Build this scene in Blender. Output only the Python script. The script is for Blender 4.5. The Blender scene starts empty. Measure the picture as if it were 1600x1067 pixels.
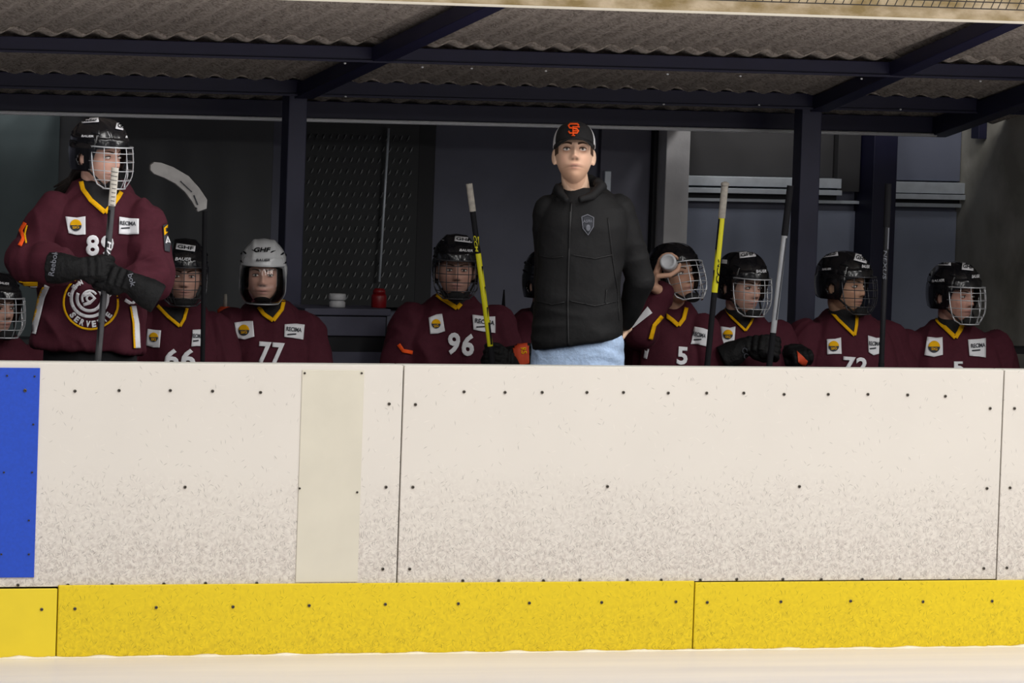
import bpy, bmesh, math, random
import numpy as np
from mathutils import Vector, Matrix, noise
from mathutils.bvhtree import BVHTree
random.seed(7)
SC = bpy.context.scene
COL = SC.collection
# ---------------------------------------------------------------- camera
TH, PH, RO, F = math.radians(22.5), math.radians(3.4), .034, 9500.0
Fw = Vector((math.sin(TH)*math.cos(PH), math.cos(TH)*math.cos(PH), -math.sin(PH)))
R0 = Vector((math.cos(TH), -math.sin(TH), 0)); U0 = R0.cross(Fw)
CR = R0*math.cos(RO)+U0*math.sin(RO); CU = -R0*math.sin(RO)+U0*math.cos(RO)
CC = Vector((0, 0, 1.267))-Fw*(F/385)
cam = bpy.data.cameras.new('camera'); co = bpy.data.objects.new('camera', cam); COL.objects.link(co)
cam.sensor_width = 36; cam.lens = F/1600*36; cam.clip_end = 200; cam.clip_start = 1
m = Matrix((CR, CU, -Fw)).transposed().to_4x4(); m.translation = CC; co.matrix_world = m
SC.camera = co
# ---------------------------------------------------------------- world, light, exposure
W = bpy.data.worlds.new('world'); SC.world = W; W.use_nodes = True
W.node_tree.nodes['Background'].inputs[0].default_value = (.55, .6, .7, 1)
W.node_tree.nodes['Background'].inputs[1].default_value = .09
def area(name, loc, size, power, target, col=(1, .98, .95), sy=None):
    l = bpy.data.lights.new(name, 'AREA'); l.shape = 'RECTANGLE'; l.size = size; l.size_y = sy or size; l.energy = power; l.color = col
    o = bpy.data.objects.new(name, l); COL.objects.link(o); o.location = loc
    o.rotation_euler = (Vector(target)-Vector(loc)).to_track_quat('-Z', 'Y').to_euler()
    return o
for lx in (-13, -6.5, 0, 6.5, 13):
    for ly, pw in ((-3.5, 120), (-6.5, 220), (-10, 125), (-16, 110), (-26, 190)):
        area('rink_light', (lx+.8, ly, 8.5), 1.6, pw*(1+.045*lx), (lx+.8, ly if ly > -8 else ly*.25-.5, 0), sy=3)
vs = SC.view_settings
SC.display_settings.display_device = 'sRGB'
vs.view_transform = 'Standard'; vs.look = 'None'; vs.gamma = 1; vs.exposure = -.03; vs.use_curve_mapping = False

def PX(px, py, y):
    """point on the vertical plane y = const seen at a place in the 1600 x 1067 picture"""
    r = Fw+CR*((px-800)/F)-CU*((py-533.5)/F)
    return CC+r*((y-CC.y)/r.y)
# ---------------------------------------------------------------- materials
def srgb(r, g, b):
    return tuple(((c/255)/12.92 if c/255 <= .04045 else ((c/255+.055)/1.055)**2.4) for c in (r, g, b))+(1,)
def mat(name, col, rough=.6, metal=0, noise_amt=0, nscale=20, bump=0, bscale=60, spec=.5, coat=0, stretch=None, attr=None, col2=None):
    m = bpy.data.materials.new(name); m.use_nodes = True; nt = m.node_tree; b = nt.nodes['Principled BSDF']
    b.inputs['Roughness'].default_value = rough; b.inputs['Metallic'].default_value = metal
    b.inputs['Specular IOR Level'].default_value = spec; b.inputs['Coat Weight'].default_value = coat
    b.inputs['Base Color'].default_value = col
    tc = nt.nodes.new('ShaderNodeTexCoord'); mp = nt.nodes.new('ShaderNodeMapping'); nt.links.new(tc.outputs['Object'], mp.inputs[0])
    if stretch: mp.inputs['Scale'].default_value = stretch
    src = None
    if attr:
        a = nt.nodes.new('ShaderNodeAttribute'); a.attribute_name = attr; src = a.outputs['Color']; nt.links.new(src, b.inputs['Base Color'])
    if noise_amt:
        n = nt.nodes.new('ShaderNodeTexNoise'); n.inputs['Scale'].default_value = nscale; n.inputs['Detail'].default_value = 6
        nt.links.new(mp.outputs[0], n.inputs[0])
        r = nt.nodes.new('ShaderNodeMapRange'); r.inputs[1].default_value = .35; r.inputs[2].default_value = .65
        nt.links.new(n.outputs[0], r.inputs[0])
        mx = nt.nodes.new('ShaderNodeMix'); mx.data_type = 'RGBA'
        if col2 is None: col2 = tuple(c*(1-noise_amt) for c in col[:3])+(1,)
        mx.inputs[6].default_value = col; mx.inputs[7].default_value = col2
        nt.links.new(r.outputs[0], mx.inputs[0])
        if src:
            mm = nt.nodes.new('ShaderNodeMix'); mm.data_type = 'RGBA'; mm.blend_type = 'MULTIPLY'; mm.inputs[0].default_value = 1
            nt.links.new(src, mm.inputs[6]); nt.links.new(mx.outputs[2], mm.inputs[7]); nt.links.new(mm.outputs[2], b.inputs['Base Color'])
        else:
            nt.links.new(mx.outputs[2], b.inputs['Base Color'])
    if bump:
        n = nt.nodes.new('ShaderNodeTexNoise'); n.inputs['Scale'].default_value = bscale; n.inputs['Detail'].default_value = 3
        nt.links.new(mp.outputs[0], n.inputs[0])
        bp = nt.nodes.new('ShaderNodeBump'); bp.inputs['Strength'].default_value = bump; bp.inputs['Distance'].default_value = .01
        nt.links.new(n.outputs[0], bp.inputs['Height']); nt.links.new(bp.outputs[0], b.inputs['Normal'])
    return m
def scuffed(name, base, worn, z0, z1, amt, flat=False, rough=.5):
    """plastic sheet; puck and skate scuffs, thicker in the lower half where they hit"""
    m = bpy.data.materials.new(name); m.use_nodes = True; nt = m.node_tree; L = nt.links.new; b = nt.nodes['Principled BSDF']
    b.inputs['Roughness'].default_value = rough; b.inputs['Specular IOR Level'].default_value = .3
    tc = nt.nodes.new('ShaderNodeTexCoord')
    def N(scale, stretch=(1, 1, 1), detail=6, rot=(0, 0, 0), dist=0):
        mp = nt.nodes.new('ShaderNodeMapping'); mp.inputs['Scale'].default_value = stretch; mp.inputs['Rotation'].default_value = rot
        L(tc.outputs['Object'], mp.inputs[0]); n = nt.nodes.new('ShaderNodeTexNoise'); n.inputs['Scale'].default_value = scale
        n.inputs['Detail'].default_value = detail; n.inputs['Distortion'].default_value = dist; L(mp.outputs[0], n.inputs[0]); return n.outputs[0]
    def MR(s, a, c, lo=0, hi=1):
        r = nt.nodes.new('ShaderNodeMapRange'); r.inputs[1].default_value = a; r.inputs[2].default_value = c; r.inputs[3].default_value = lo; r.inputs[4].default_value = hi
        L(s, r.inputs[0]); return r.outputs[0]
    def MATH(op, a, c):
        n = nt.nodes.new('ShaderNodeMath'); n.operation = op
        for i, s in enumerate((a, c)):
            if isinstance(s, (int, float)): n.inputs[i].default_value = s
            else: L(s, n.inputs[i])
        return n.outputs[0]
    def MIX(f, a, c):
        n = nt.nodes.new('ShaderNodeMix'); n.data_type = 'RGBA'; L(f, n.inputs[0])
        for i, s in ((6, a), (7, c)):
            if isinstance(s, tuple): n.inputs[i].default_value = s
            else: L(s, n.inputs[i])
        return n.outputs[2]
    sp = nt.nodes.new('ShaderNodeSeparateXYZ'); L(tc.outputs['Object'], sp.inputs[0])
    low = MR(MATH('ADD', sp.outputs[2], MR(N(5), .3, .7, -.08, .08)), z1, z0)          # where the knocks land
    def strokes(ang, cu, cv, prob, d0, d1, seed):
        ca, sa = math.cos(ang), math.sin(ang); X, Z = sp.outputs[0], (MATH('MULTIPLY', sp.outputs[1], .25) if flat else sp.outputs[2])
        u = MATH('ADD', MATH('MULTIPLY', X, ca/cu), MATH('MULTIPLY', Z, sa/cu)); w = MATH('ADD', MATH('MULTIPLY', X, -sa/cv), MATH('MULTIPLY', Z, ca/cv))
        cb = nt.nodes.new('ShaderNodeCombineXYZ'); L(MATH('ADD', u, seed*7.3), cb.inputs[0]); L(MATH('ADD', w, seed*3.1), cb.inputs[1])
        vo = nt.nodes.new('ShaderNodeTexVoronoi'); vo.voronoi_dimensions = '2D'; vo.inputs['Scale'].default_value = 1; L(cb.outputs[0], vo.inputs['Vector'])
        sx = nt.nodes.new('ShaderNodeSeparateColor'); L(vo.outputs['Color'], sx.inputs[0]); pr = MATH('MULTIPLY', MATH('ADD', MATH('MULTIPLY', low, .965), .035), prob)
        return MATH('MULTIPLY', MR(vo.outputs['Distance'], d1, d0), MATH('MULTIPLY', MATH('LESS_THAN', sx.outputs[0], pr), MATH('ADD', MATH('MULTIPLY', sx.outputs[1], .8), .2)))
    c = MIX(MR(N(2.5), .3, .7), base, tuple(x*.96 for x in base[:3])+(1,))
    c = MIX(MATH('MULTIPLY', low, MATH('MULTIPLY', MR(N(60, (1, 1, 1), 9, dist=.6), .36, .66), amt)), c, worn)
    drk = tuple(x*.30 for x in worn[:3])+(1,); lit = tuple(min(1, x*1.06) for x in base[:3])+(1,)
    for i, (an, cu, cv, pr, d0, d1, k) in enumerate(((.3, .05, .009, .42, .12, .34, .75), (1.9, .045, .008, .42, .12, .34, .75), (2.6, .06, .008, .4, .12, .34, .7), (.0, .05, .007, .35, .12, .34, .7))):
        c = MIX(MATH('MULTIPLY', strokes(an, cu, cv, pr, d0, d1, i+11), k), c, lit)
    for i, (an, cu, cv, pr, d0, d1, k) in enumerate(((1.2, .042, .0062, .30, .08, .27, .6), (.5, .042, .0062, .22, .08, .27, .6), (2.2, .045, .0062, .28, .08, .27, .6), (1.7, .045, .0062, .30, .08, .27, .62), (.8, .036, .0056, .2, .08, .27, .6), (2.75, .04, .0056, .22, .08, .27, .6), (.9, .16, .016, .035, .03, .07, .75), (2.3, .18, .016, .035, .03, .07, .75), (1.6, .13, .014, .04, .03, .08, .7))):
        c = MIX(MATH('MULTIPLY', strokes(an, cu, cv, pr, d0, d1, i+1), k*min(1, amt+.35)), c, drk)
    L(c, b.inputs['Base Color'])
    return m
M = {}
M['board'] = scuffed('cream_board', srgb(221, 215, 205), srgb(186, 176, 168), .36, .76, .85)
M['patch'] = mat('old_cream_board', srgb(214, 208, 190), .5, noise_amt=.06, nscale=5)
M['kick'] = scuffed('yellow_kickplate', srgb(228, 200, 30), srgb(180, 150, 28), -.3, .4, .8)
M['kick2'] = mat('clean_yellow_kickplate', srgb(232, 205, 30), .5, noise_amt=.05, nscale=6)
M['blue'] = mat('blue_panel', srgb(14, 70, 190), .45, noise_amt=.12, nscale=90)
M['drip'] = mat('pale_drip_edge', srgb(196, 188, 172), .5)
M['cap'] = mat('board_cap', srgb(235, 232, 222), .4)
M['wood'] = mat('plain_timber', srgb(120, 95, 70), .7, noise_amt=.3, nscale=8, stretch=(1, 1, 6))
M['screw'] = mat('screw_steel', srgb(95, 88, 78), .4, .6)
M['slot'] = mat('dark_slot', srgb(22, 20, 18), .8)
M['gap'] = mat('dark_gap', srgb(40, 36, 30), .9)
M['ice'] = mat('ice', srgb(240, 234, 234), .35, noise_amt=.08, nscale=1.2, stretch=(.25, 2.5, 1), bump=.03, bscale=30, col2=srgb(222, 217, 224))
M['snow'] = mat('snow', srgb(238, 232, 220), .9, bump=.3, bscale=120)
M['navy'] = mat('navy_steel', srgb(26, 26, 58), .5, noise_amt=.15, nscale=9)
M['navyp'] = mat('navy_post_steel', srgb(56, 57, 82), .5, noise_amt=.15, nscale=9)
M['fibre'] = scuffed('fibre_cement', srgb(188, 178, 167), srgb(130, 121, 111), 8, 9, .9, True, .95)
M['fascia'] = mat('weathered_fascia', srgb(196, 178, 150), .8, noise_amt=.4, nscale=7, stretch=(1, 1, 2), bump=.3, col2=srgb(140, 120, 78))
M['steel'] = mat('gleam_white', srgb(250, 252, 255), .4)  # near-white colour paints the gleam along the back beam's lower edge
M['mesh_wire'] = mat('netting', srgb(50, 46, 42), .8)
M['wall'] = mat('blue_grey_wall', srgb(112, 114, 130), .7, noise_amt=.12, nscale=5)
M['wall_up'] = mat('warm_grey_panel', srgb(62, 61, 63), .7, noise_amt=.1, nscale=5)
M['wall_lt'] = mat('pale_blue_grey_panel', srgb(160, 168, 190), .7, noise_amt=.1, nscale=5)
M['wall_dk'] = mat('charcoal_wall', srgb(70, 72, 76), .5, noise_amt=.2, nscale=3)
M['green'] = mat('grey_green_glow', srgb(84, 98, 101), .6, noise_amt=.2, nscale=3)  # lighter grey green paints the glow on the far left wall
M['pillar'] = mat('pillar_render', srgb(238, 236, 238), .8, noise_amt=.12, nscale=8, bump=.1)
M['rail'] = mat('pale_rail', srgb(238, 246, 255), .4, .2, noise_amt=.1)
M['dark'] = mat('near_black', srgb(20, 20, 26), .6)
M['perf'] = mat('perforated_sheet', srgb(34, 36, 38), .5, .3)
M['glint'] = mat('punched_rim_glint', srgb(205, 206, 206), .35, .6)  # pale colour paints the glint on the sheet's punched rims
M['concrete'] = mat('side_concrete', srgb(200, 196, 184), .9, noise_amt=.4, nscale=4, bump=.4, bscale=20, col2=srgb(160, 156, 142))
M['rubber'] = mat('rubber_floor', srgb(30, 30, 32), .9)
M['cab'] = mat('cabinet_grey', srgb(86, 86, 104), .6, noise_amt=.1)
# ---------------------------------------------------------------- mesh helpers
class MB:
    def __init__(s): s.v = []; s.f = []; s.mi = []
    def add(s, v, f, mi=0):
        k = len(s.v); s.v += [tuple(p) for p in v]; s.f += [tuple(i+k for i in q) for q in f]; s.mi += [mi]*len(f); return s
    def box(s, lo, hi, mi=0, M4=None):
        x0, y0, z0 = lo; x1, y1, z1 = hi
        v = [Vector(p) for p in ((x0, y0, z0), (x1, y0, z0), (x1, y1, z0), (x0, y1, z0), (x0, y0, z1), (x1, y0, z1), (x1, y1, z1), (x0, y1, z1))]
        if M4: v = [M4 @ p for p in v]
        return s.add(v, [(0, 3, 2, 1), (4, 5, 6, 7), (0, 1, 5, 4), (1, 2, 6, 5), (2, 3, 7, 6), (3, 0, 4, 7)], mi)
    def tube(s, pts, rad, n=10, mi=0, cap=True, closed=False, ell=1.0, up=None):
        pts = [Vector(p) for p in pts]; rad = rad if isinstance(rad, (list, tuple)) else [rad]*len(pts)
        k = len(pts); v = []; prev = None
        for i, p in enumerate(pts):
            if closed: t = pts[(i+1) % k]-pts[i-1]
            else: t = pts[min(i+1, k-1)]-pts[max(i-1, 0)]
            t.normalize()
            if prev is None:
                a = Vector(up) if up else (Vector((0, 0, 1)) if abs(t.z) < .9 else Vector((1, 0, 0)))
            else: a = prev
            a = a-t*a.dot(t)
            if a.length < 1e-6: a = t.orthogonal()
            a.normalize(); prev = a; b = t.cross(a)
            r = rad[i]; ra, rb = (r if isinstance(r, (tuple, list)) else (r, r*ell))
            for j in range(n):
                q = 2*math.pi*j/n; v.append(p+a*(math.cos(q)*ra)+b*(math.sin(q)*rb))
        f = []
        for i in range(k if closed else k-1):
            for j in range(n):
                f.append((i*n+j, i*n+(j+1) % n, ((i+1) % k)*n+(j+1) % n, ((i+1) % k)*n+j))
        if cap and not closed:
            f.append(tuple(range(n-1, -1, -1))); f.append(tuple((k-1)*n+j for j in range(n)))
        return s.add(v, f, mi)
    def cap(s, p0, p1, r0, r1, n=16, mi=0):
        """capsule with two radii"""
        p0, p1 = Vector(p0), Vector(p1); d = (p1-p0); L = d.length
        if L < 1e-6: return s.ball(p0, (r0, r0, r0), mi=mi)
        d.normalize(); pts = []; rr = []
        for q in (-88, -60, -30): pts.append(p0+d*(r0*math.sin(math.radians(q)))); rr.append(r0*math.cos(math.radians(q)))
        for q in (0, .5, 1): pts.append(p0+d*(L*q)); rr.append(r0+(r1-r0)*q)
        for q in (30, 60, 88): pts.append(p1+d*(r1*math.sin(math.radians(q)))); rr.append(r1*math.cos(math.radians(q)))
        return s.tube(pts, rr, n, mi)
    def ball(s, c, r, R=None, mi=0, nu=24, nv=16):
        c = Vector(c); v = []
        for i in range(nv+1):
            a = math.pi*(i/nv-.5)*.999
            for j in range(nu):
                b = 2*math.pi*j/nu; p = Vector((r[0]*math.cos(a)*math.cos(b), r[1]*math.cos(a)*math.sin(b), r[2]*math.sin(a)))
                v.append(c+(R @ p if R else p))
        f = [(i*nu+j, i*nu+(j+1) % nu, (i+1)*nu+(j+1) % nu, (i+1)*nu+j) for i in range(nv) for j in range(nu)]
        f.append(tuple(range(nu-1, -1, -1))); f.append(tuple(nv*nu+j for j in range(nu)))
        return s.add(v, f, mi)
    def lathe(s, prof, c=(0, 0, 0), R=None, n=20, mi=0):
        v = []; c = Vector(c)
        for r, z in prof:
            for j in range(n):
                q = 2*math.pi*j/n; p = Vector((r*math.cos(q), r*math.sin(q), z)); v.append(c+(R @ p if R else p))
        k = len(prof)
        f = [(i*n+j, i*n+(j+1) % n, (i+1)*n+(j+1) % n, (i+1)*n+j) for i in range(k-1) for j in range(n)]
        f += [tuple(range(n-1, -1, -1)), tuple((k-1)*n+j for j in range(n))]
        return s.add(v, f, mi)
    def beam(s, p0, p1, w, h, mi=0):
        """bar from p0 to p1 (its top centre line), w wide in x, h deep"""
        p0, p1 = Vector(p0), Vector(p1); t = (p1-p0).normalized(); a = Vector((0, 0, 1)); b = t.cross(a).normalized(); a = b.cross(t)
        v = [p+b*(sx*w/2)-a*(h*sz) for p in (p0, p1) for sx, sz in ((-1, 0), (1, 0), (1, 1), (-1, 1))]
        return s.add(v, [(0, 1, 2, 3), (7, 6, 5, 4), (0, 4, 5, 1), (1, 5, 6, 2), (2, 6, 7, 3), (3, 7, 4, 0)], mi)
def tag(o, label=None, cat=None, group=None, kind=None):
    for k, x in (('label', label), ('category', cat), ('group', group), ('kind', kind)):
        if x: o[k] = x
    return o
def fixn(me):
    bm = bmesh.new(); bm.from_mesh(me); bmesh.ops.recalc_face_normals(bm, faces=bm.faces); bm.to_mesh(me); bm.free()
def link(name, me, mats, parent=None, origin=None, smooth=False):
    """me holds world coordinates; the object's origin is the parent's place, or ORIGIN"""
    if not isinstance(mats, (list, tuple)): mats = [mats]
    for x in mats: me.materials.append(x)
    o = bpy.data.objects.new(name, me); COL.objects.link(o)
    if parent:
        w = parent['_o']; me.transform(Matrix.Translation(-Vector(w))); o.parent = parent; o['_o'] = w
    else:
        w = Vector(origin) if origin else Vector((0, 0, 0)); me.transform(Matrix.Translation(-w)); o.location = w; o['_o'] = tuple(w)
    if smooth:
        me.polygons.foreach_set('use_smooth', [True]*len(me.polygons))
    return o
def obj(name, mb, mats, parent=None, origin=None, smooth=False, bevel=0):
    me = bpy.data.meshes.new(name); me.from_pydata(mb.v, [], mb.f); me.update()
    if any(mb.mi): me.polygons.foreach_set('material_index', mb.mi)
    fixn(me); o = link(name, me, mats, parent, origin, smooth)
    if bevel:
        b = o.modifiers.new('bevel', 'BEVEL'); b.width = bevel; b.segments = 2; b.limit_method = 'ANGLE'
    return o
def empty(name, loc, label=None, cat=None, group=None):
    o = bpy.data.objects.new(name, None); COL.objects.link(o); o.location = loc; o['_o'] = tuple(loc); o.empty_display_size = .1
    return tag(o, label, cat, group)
def box(lo, hi): return MB().box(lo, hi)
# ---------------------------------------------------------------- large structure
ice = obj('floor', box((-16, -27, -.06), (17, .06, 0)), M['ice']); tag(ice, kind='structure', label='white scraped ice surface of the rink', cat='ice')
FL = .30                                                     # raised floor of the players' box
tag(obj('floor', box((-4.2, .16, 0), (6, 3.6, FL)), M['rubber']), kind='structure')
# far side of the box
YB = 3.3
def wx(px, py=300, y=YB): return PX(px, py, y).x
def zz(px, py, y=YB): return PX(px, py, y).z
tag(obj('wall_back', box((-5, YB+.1, 0), (6, YB+.25, 3.2)), M['wall']), kind='structure')
tag(obj('wall_left', box((-5.1, .16, 0), (-5, YB+.25, 3.2)), M['wall_dk']), kind='structure')
XR = PX(1509, 300, YB).x
tag(obj('wall_right', box((XR, .16, 0), (XR+.3, YB+.25, 3.2)), M['concrete']), kind='structure')
# back wall fittings
def wpanel(name, x0, x1, z0, z1, m, d=.05, d0=0, label=None, cat=None, kind=None):
    o = obj(name, box((wx(x0), YB-d0-d+.1, z0), (wx(x1), YB-d0+.1, z1)), M[m], bevel=.003); return tag(o, label, cat, None, kind)
wpanel('trim_1', -140, 430, .3, 3, 'wall_dk', .06, kind='structure')
wpanel('wall_panel', -140, 92, .9, 2.7, 'green', .03, .06, 'grey green glow painted as a panel on the far left wall, behind the standing player', 'wall panel')
M['wall_ru'] = mat('upper_blue_grey_panel', srgb(116, 121, 140), .7, noise_amt=.1, nscale=5)
M['wall_md'] = mat('mid_blue_grey_panel', srgb(120, 120, 134), .7, noise_amt=.1, nscale=5)
# perforated roller sheet
t = empty('perforated_screen', (wx(560), YB, FL), 'dark perforated metal screen with rows of punched slots and one thin upright rod', 'screen')
z0, z1 = zz(560, 480)+0, 2.6
obj('sheet', box((wx(468), YB+.02, z0), (wx(655), YB+.05, z1)), M['perf'], t)
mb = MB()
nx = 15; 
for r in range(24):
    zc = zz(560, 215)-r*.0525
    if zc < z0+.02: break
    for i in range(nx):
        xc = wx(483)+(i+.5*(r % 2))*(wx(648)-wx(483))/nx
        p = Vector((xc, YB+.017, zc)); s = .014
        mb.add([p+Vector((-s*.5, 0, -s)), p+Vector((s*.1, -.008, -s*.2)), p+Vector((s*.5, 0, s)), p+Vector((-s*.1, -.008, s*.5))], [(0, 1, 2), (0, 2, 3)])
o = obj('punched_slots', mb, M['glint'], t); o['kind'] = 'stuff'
mb = MB(); mb.tube([(wx(603), YB-.01, zz(603, 200)), (wx(596), YB-.01, zz(597, 440))], .006)
obj('rod', mb, M['rail'], t, smooth=True)
wpanel('trim_2', 655, 681, .3, 3, 'dark', .08, kind='structure')
wpanel('wall_panel', 946, 1025, .3, zz(985, 195), 'wall_md', .03, 0, 'lighter blue grey wall panel beside the pale pillar', 'wall panel')
sw = obj('light_switch', box((wx(951), YB+.05, zz(955, 310)), (wx(961), YB+.07, zz(955, 268))), M['rail'], bevel=.003); tag(sw, 'small pale switch plate on the wall right of the standing coach', 'switch')
tag(obj('trim_3', box((wx(1024), YB+.03, .3), (wx(1030), YB+.1, 3)), M['dark']), kind='structure')
pl = obj('wall_pillar', box((wx(1031), YB-.06, .3), (wx(1068), YB+.1, zz(1050, 199))), M['pillar'], bevel=.004); tag(pl, 'pale grey rendered pillar standing against the back wall', 'pillar')
# right part of the back wall: upper panels, rails, lower panels
def band(name, x0, x1, ytop, ybot, m, d=.05, label=None, cat='rail', px=None):
    px = px or (x0+x1)/2
    o = obj(name, box((wx(x0), YB+.1-d, zz(px, ybot)), (wx(x1), YB+.1, zz(px, ytop))), M[m], bevel=.002); return tag(o, label, cat)
band('wall_panel', 1070, 1310, 175, 276, 'wall_up', .03, 'dark warm grey upper wall panel above the rails, right of the pale pillar', 'wall panel', 1160)
band('wall_panel', 1388, 1508, 180, 283, 'wall_ru', .04, 'pale blue grey upper wall panel next to the concrete side wall', 'wall panel', 1448)
for x0, x1, pxx, rows, side in ((1068, 1316, 1190, ((278, 292), (296, 303), (312.5, 316.5)), 'left of the dark column'), (1386, 1509, 1448, ((286, 302), (304.5, 311.5), (319, 324)), 'beside the concrete side wall')):
    for k, (a, b) in enumerate(rows):
        band('wall_rail', x0, x1 if k < 2 or x0 > 1300 else 1349, a-1, b, 'rail', (.09, .1, .06)[k], '%s pale metal rail on the back wall, %s' % (('wide upper', 'narrow middle', 'thin lower')[k], side), 'rail', pxx)
    band('rail_channel', x0, x1, rows[1][1], rows[2][0], 'dark', .04, 'dark recessed channel between the pale rails, %s' % side, 'channel', pxx)
band('wall_panel', 1312, 1347, 180, 300, 'wall_up', .07, 'narrow brown grey upright panel left of the dark column', 'wall panel', 1330)
col_ = obj('wall_column', box((wx(1349), YB-.1, .3), (wx(1386), YB+.1, 3)), M['dark'] if 0 else M['navy'], bevel=.004); tag(col_, 'dark navy column against the back wall, between the pale rails', 'column')
band('wall_panel', 1070, 1349, 328, 620, 'wall_lt', .02, 'blue grey lower wall panel under the pale rails, left of the dark column', 'wall panel', 1190)
band('wall_panel', 1388, 1508, 331, 640, 'wall_lt', .02, 'blue grey lower wall panel next to the concrete side wall', 'wall panel', 1448)
# ---------------------------------------------------------------- roof of the box
ceil = MB(); PI = math.pi
def sheet(x0, x1, y0, y1, z_of, amp=.013, pitch=.1225, ph=0):
    n = int((x1-x0)/pitch*10); mb = MB(); v = []; rows = 14
    for j in range(rows+1):
        y = y0+(y1-y0)*j/rows
        for i in range(n+1):
            x = x0+(x1-x0)*i/n; c = math.cos(2*PI*x/pitch+ph); v.append((x, y, z_of(y)+amp+amp*(c if c > 0 else c*.8)))
    f = [(j*(n+1)+i, j*(n+1)+i+1, (j+1)*(n+1)+i+1, (j+1)*(n+1)+i) for j in range(rows) for i in range(n)]
    mb.add(v, f); return mb
zt = lambda y: 2.427-(y-1.4)*.2
for k, (y0, y1, lift, x0, x1, lab) in enumerate(((.12, 1.47, .012, -4, 6, 'corrugated fibre cement roof sheets over the front of the box'), (1.36, 2.42, .004, -4, 6, 'corrugated fibre cement roof sheets between the first and second beam'), (2.3, 2.9, 0, -4, 4.2, 'corrugated fibre cement roof sheets at the low back edge'))):
    o = obj('roof_sheet', sheet(x0, x1, y0, y1, lambda y: zt(y)+lift), M['fibre'], smooth=True)
    s = o.modifiers.new('solid', 'SOLIDIFY'); s.thickness = .007; s.offset = 1
    tag(o, lab, 'roof sheet', 'corrugated roof sheets')
for x0, x1 in ((wx(92), wx(1078)),):
    tag(obj('light_baffle', box((x0, 2.8, 2.18), (x1, YB+.1, 2.2)), M['dark']), kind='structure')  # unseen slab, added to keep light from above off the back wall's middle
def steel_beam(y, ztop, h, x0, x1, lab, bolts=()):
    t = empty('roof_beam', ((x0+x1)/2, y, ztop), lab, 'beam', 'roof beams')
    obj('web', box((x0, y, ztop-h), (x1, y+.05, ztop)), M['navy'], t, bevel=.003)
    obj('flange', box((x0, y-.012, ztop-h-.006), (x1, y+.06, ztop-h+.004)), M['navy'], t)
    for px, py in bolts:
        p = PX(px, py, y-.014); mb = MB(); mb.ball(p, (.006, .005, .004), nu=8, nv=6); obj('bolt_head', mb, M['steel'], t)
    return t
steel_beam(1.4, 2.427, .061, -4, 6, 'navy steel beam across the roof, nearest of the three', ((539, 99), (660, 105), (737, 107), (853, 111), (1043, 116), (1157, 119), (1346, 123), (1532, 127)))
steel_beam(2.3, 2.262, .066, -4, 6, 'navy steel beam across the roof at the tops of the posts', ((540, 151), (1037, 163), (1186, 164), (1407, 171)))
b3 = steel_beam(2.75, 2.16, .08, -4, 3.25, 'navy steel beam at the back of the roof, gleam painted on its lower edge', ())
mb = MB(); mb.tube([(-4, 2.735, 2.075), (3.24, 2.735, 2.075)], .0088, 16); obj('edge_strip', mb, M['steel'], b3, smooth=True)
for xa, xb, y1_, lab in ((-.065, -.065, 2.34, 'navy sloping rafter ending at the left post'), (2.3, 2.44, 2.34, 'navy sloping rafter ending at the right post'), (3.27, 3.27, 2.8, 'navy end rafter running down past the concrete side wall')):
    mb = MB(); mb.beam((xa, .14, zt(.14)), (xb, y1_, zt(y1_)), .09, .062 if xa < 3 else .085)
    tag(obj('rafter', mb, M['navy'], origin=(xa, .14, zt(.14)), bevel=.003), lab, 'rafter', 'roof rafters')
for x0, x1, lab in ((-.107, -.02, 'navy square steel post between the seated players with the clear visor and the number 96'), (2.39, 2.49, 'navy square steel post beside the black and silver stick')):
    t = empty('roof_post', ((x0+x1)/2, 2.44, FL), lab, 'post', 'roof posts')
    obj('shaft', box((x0, 2.4, FL), (x1, 2.49, 2.25)), M['navyp'], t, bevel=.005)
    obj('base_plate', box((x0-.04, 2.36, FL), (x1+.04, 2.53, FL+.012)), M['navyp'], t)
tag(obj('post_stub', box((XR-.045, 3.1, zz(1515, 215)), (XR, 3.18, 2.3)), M['navy'], bevel=.003), 'short navy bracket hanging under the roof at the concrete wall', 'bracket')
# fascia over the front, with netting
fs = obj('roof_fascia', box((-4, .02, 2.628), (6, .12, 3.0)), M['fascia'], bevel=.004); tag(fs, 'weathered cream fascia board along the front edge of the roof', 'fascia')
obj('drip_edge', box((-4, .0, 2.619), (6, .125, 2.630)), M['drip'], fs, bevel=.002)
mb = MB(); zn0, zn1 = 2.675, 2.76
for z in (2.677, 2.705, 2.745): mb.tube([(-4, -.015, z), (6, -.015, z)], .0028, 5)
for i in range(248):
    x = -3.9+i*.04+random.uniform(-.006, .006); mb.tube([(x, -.016, zn0+.002), (x+.03, -.02, 2.745)], .0022, 4)
tag(obj('netting', mb, M['mesh_wire'], kind=None) if 0 else obj('safety_net', mb, M['mesh_wire']), 'pale and dark cord netting hanging in front of the fascia board', 'net')
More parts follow.
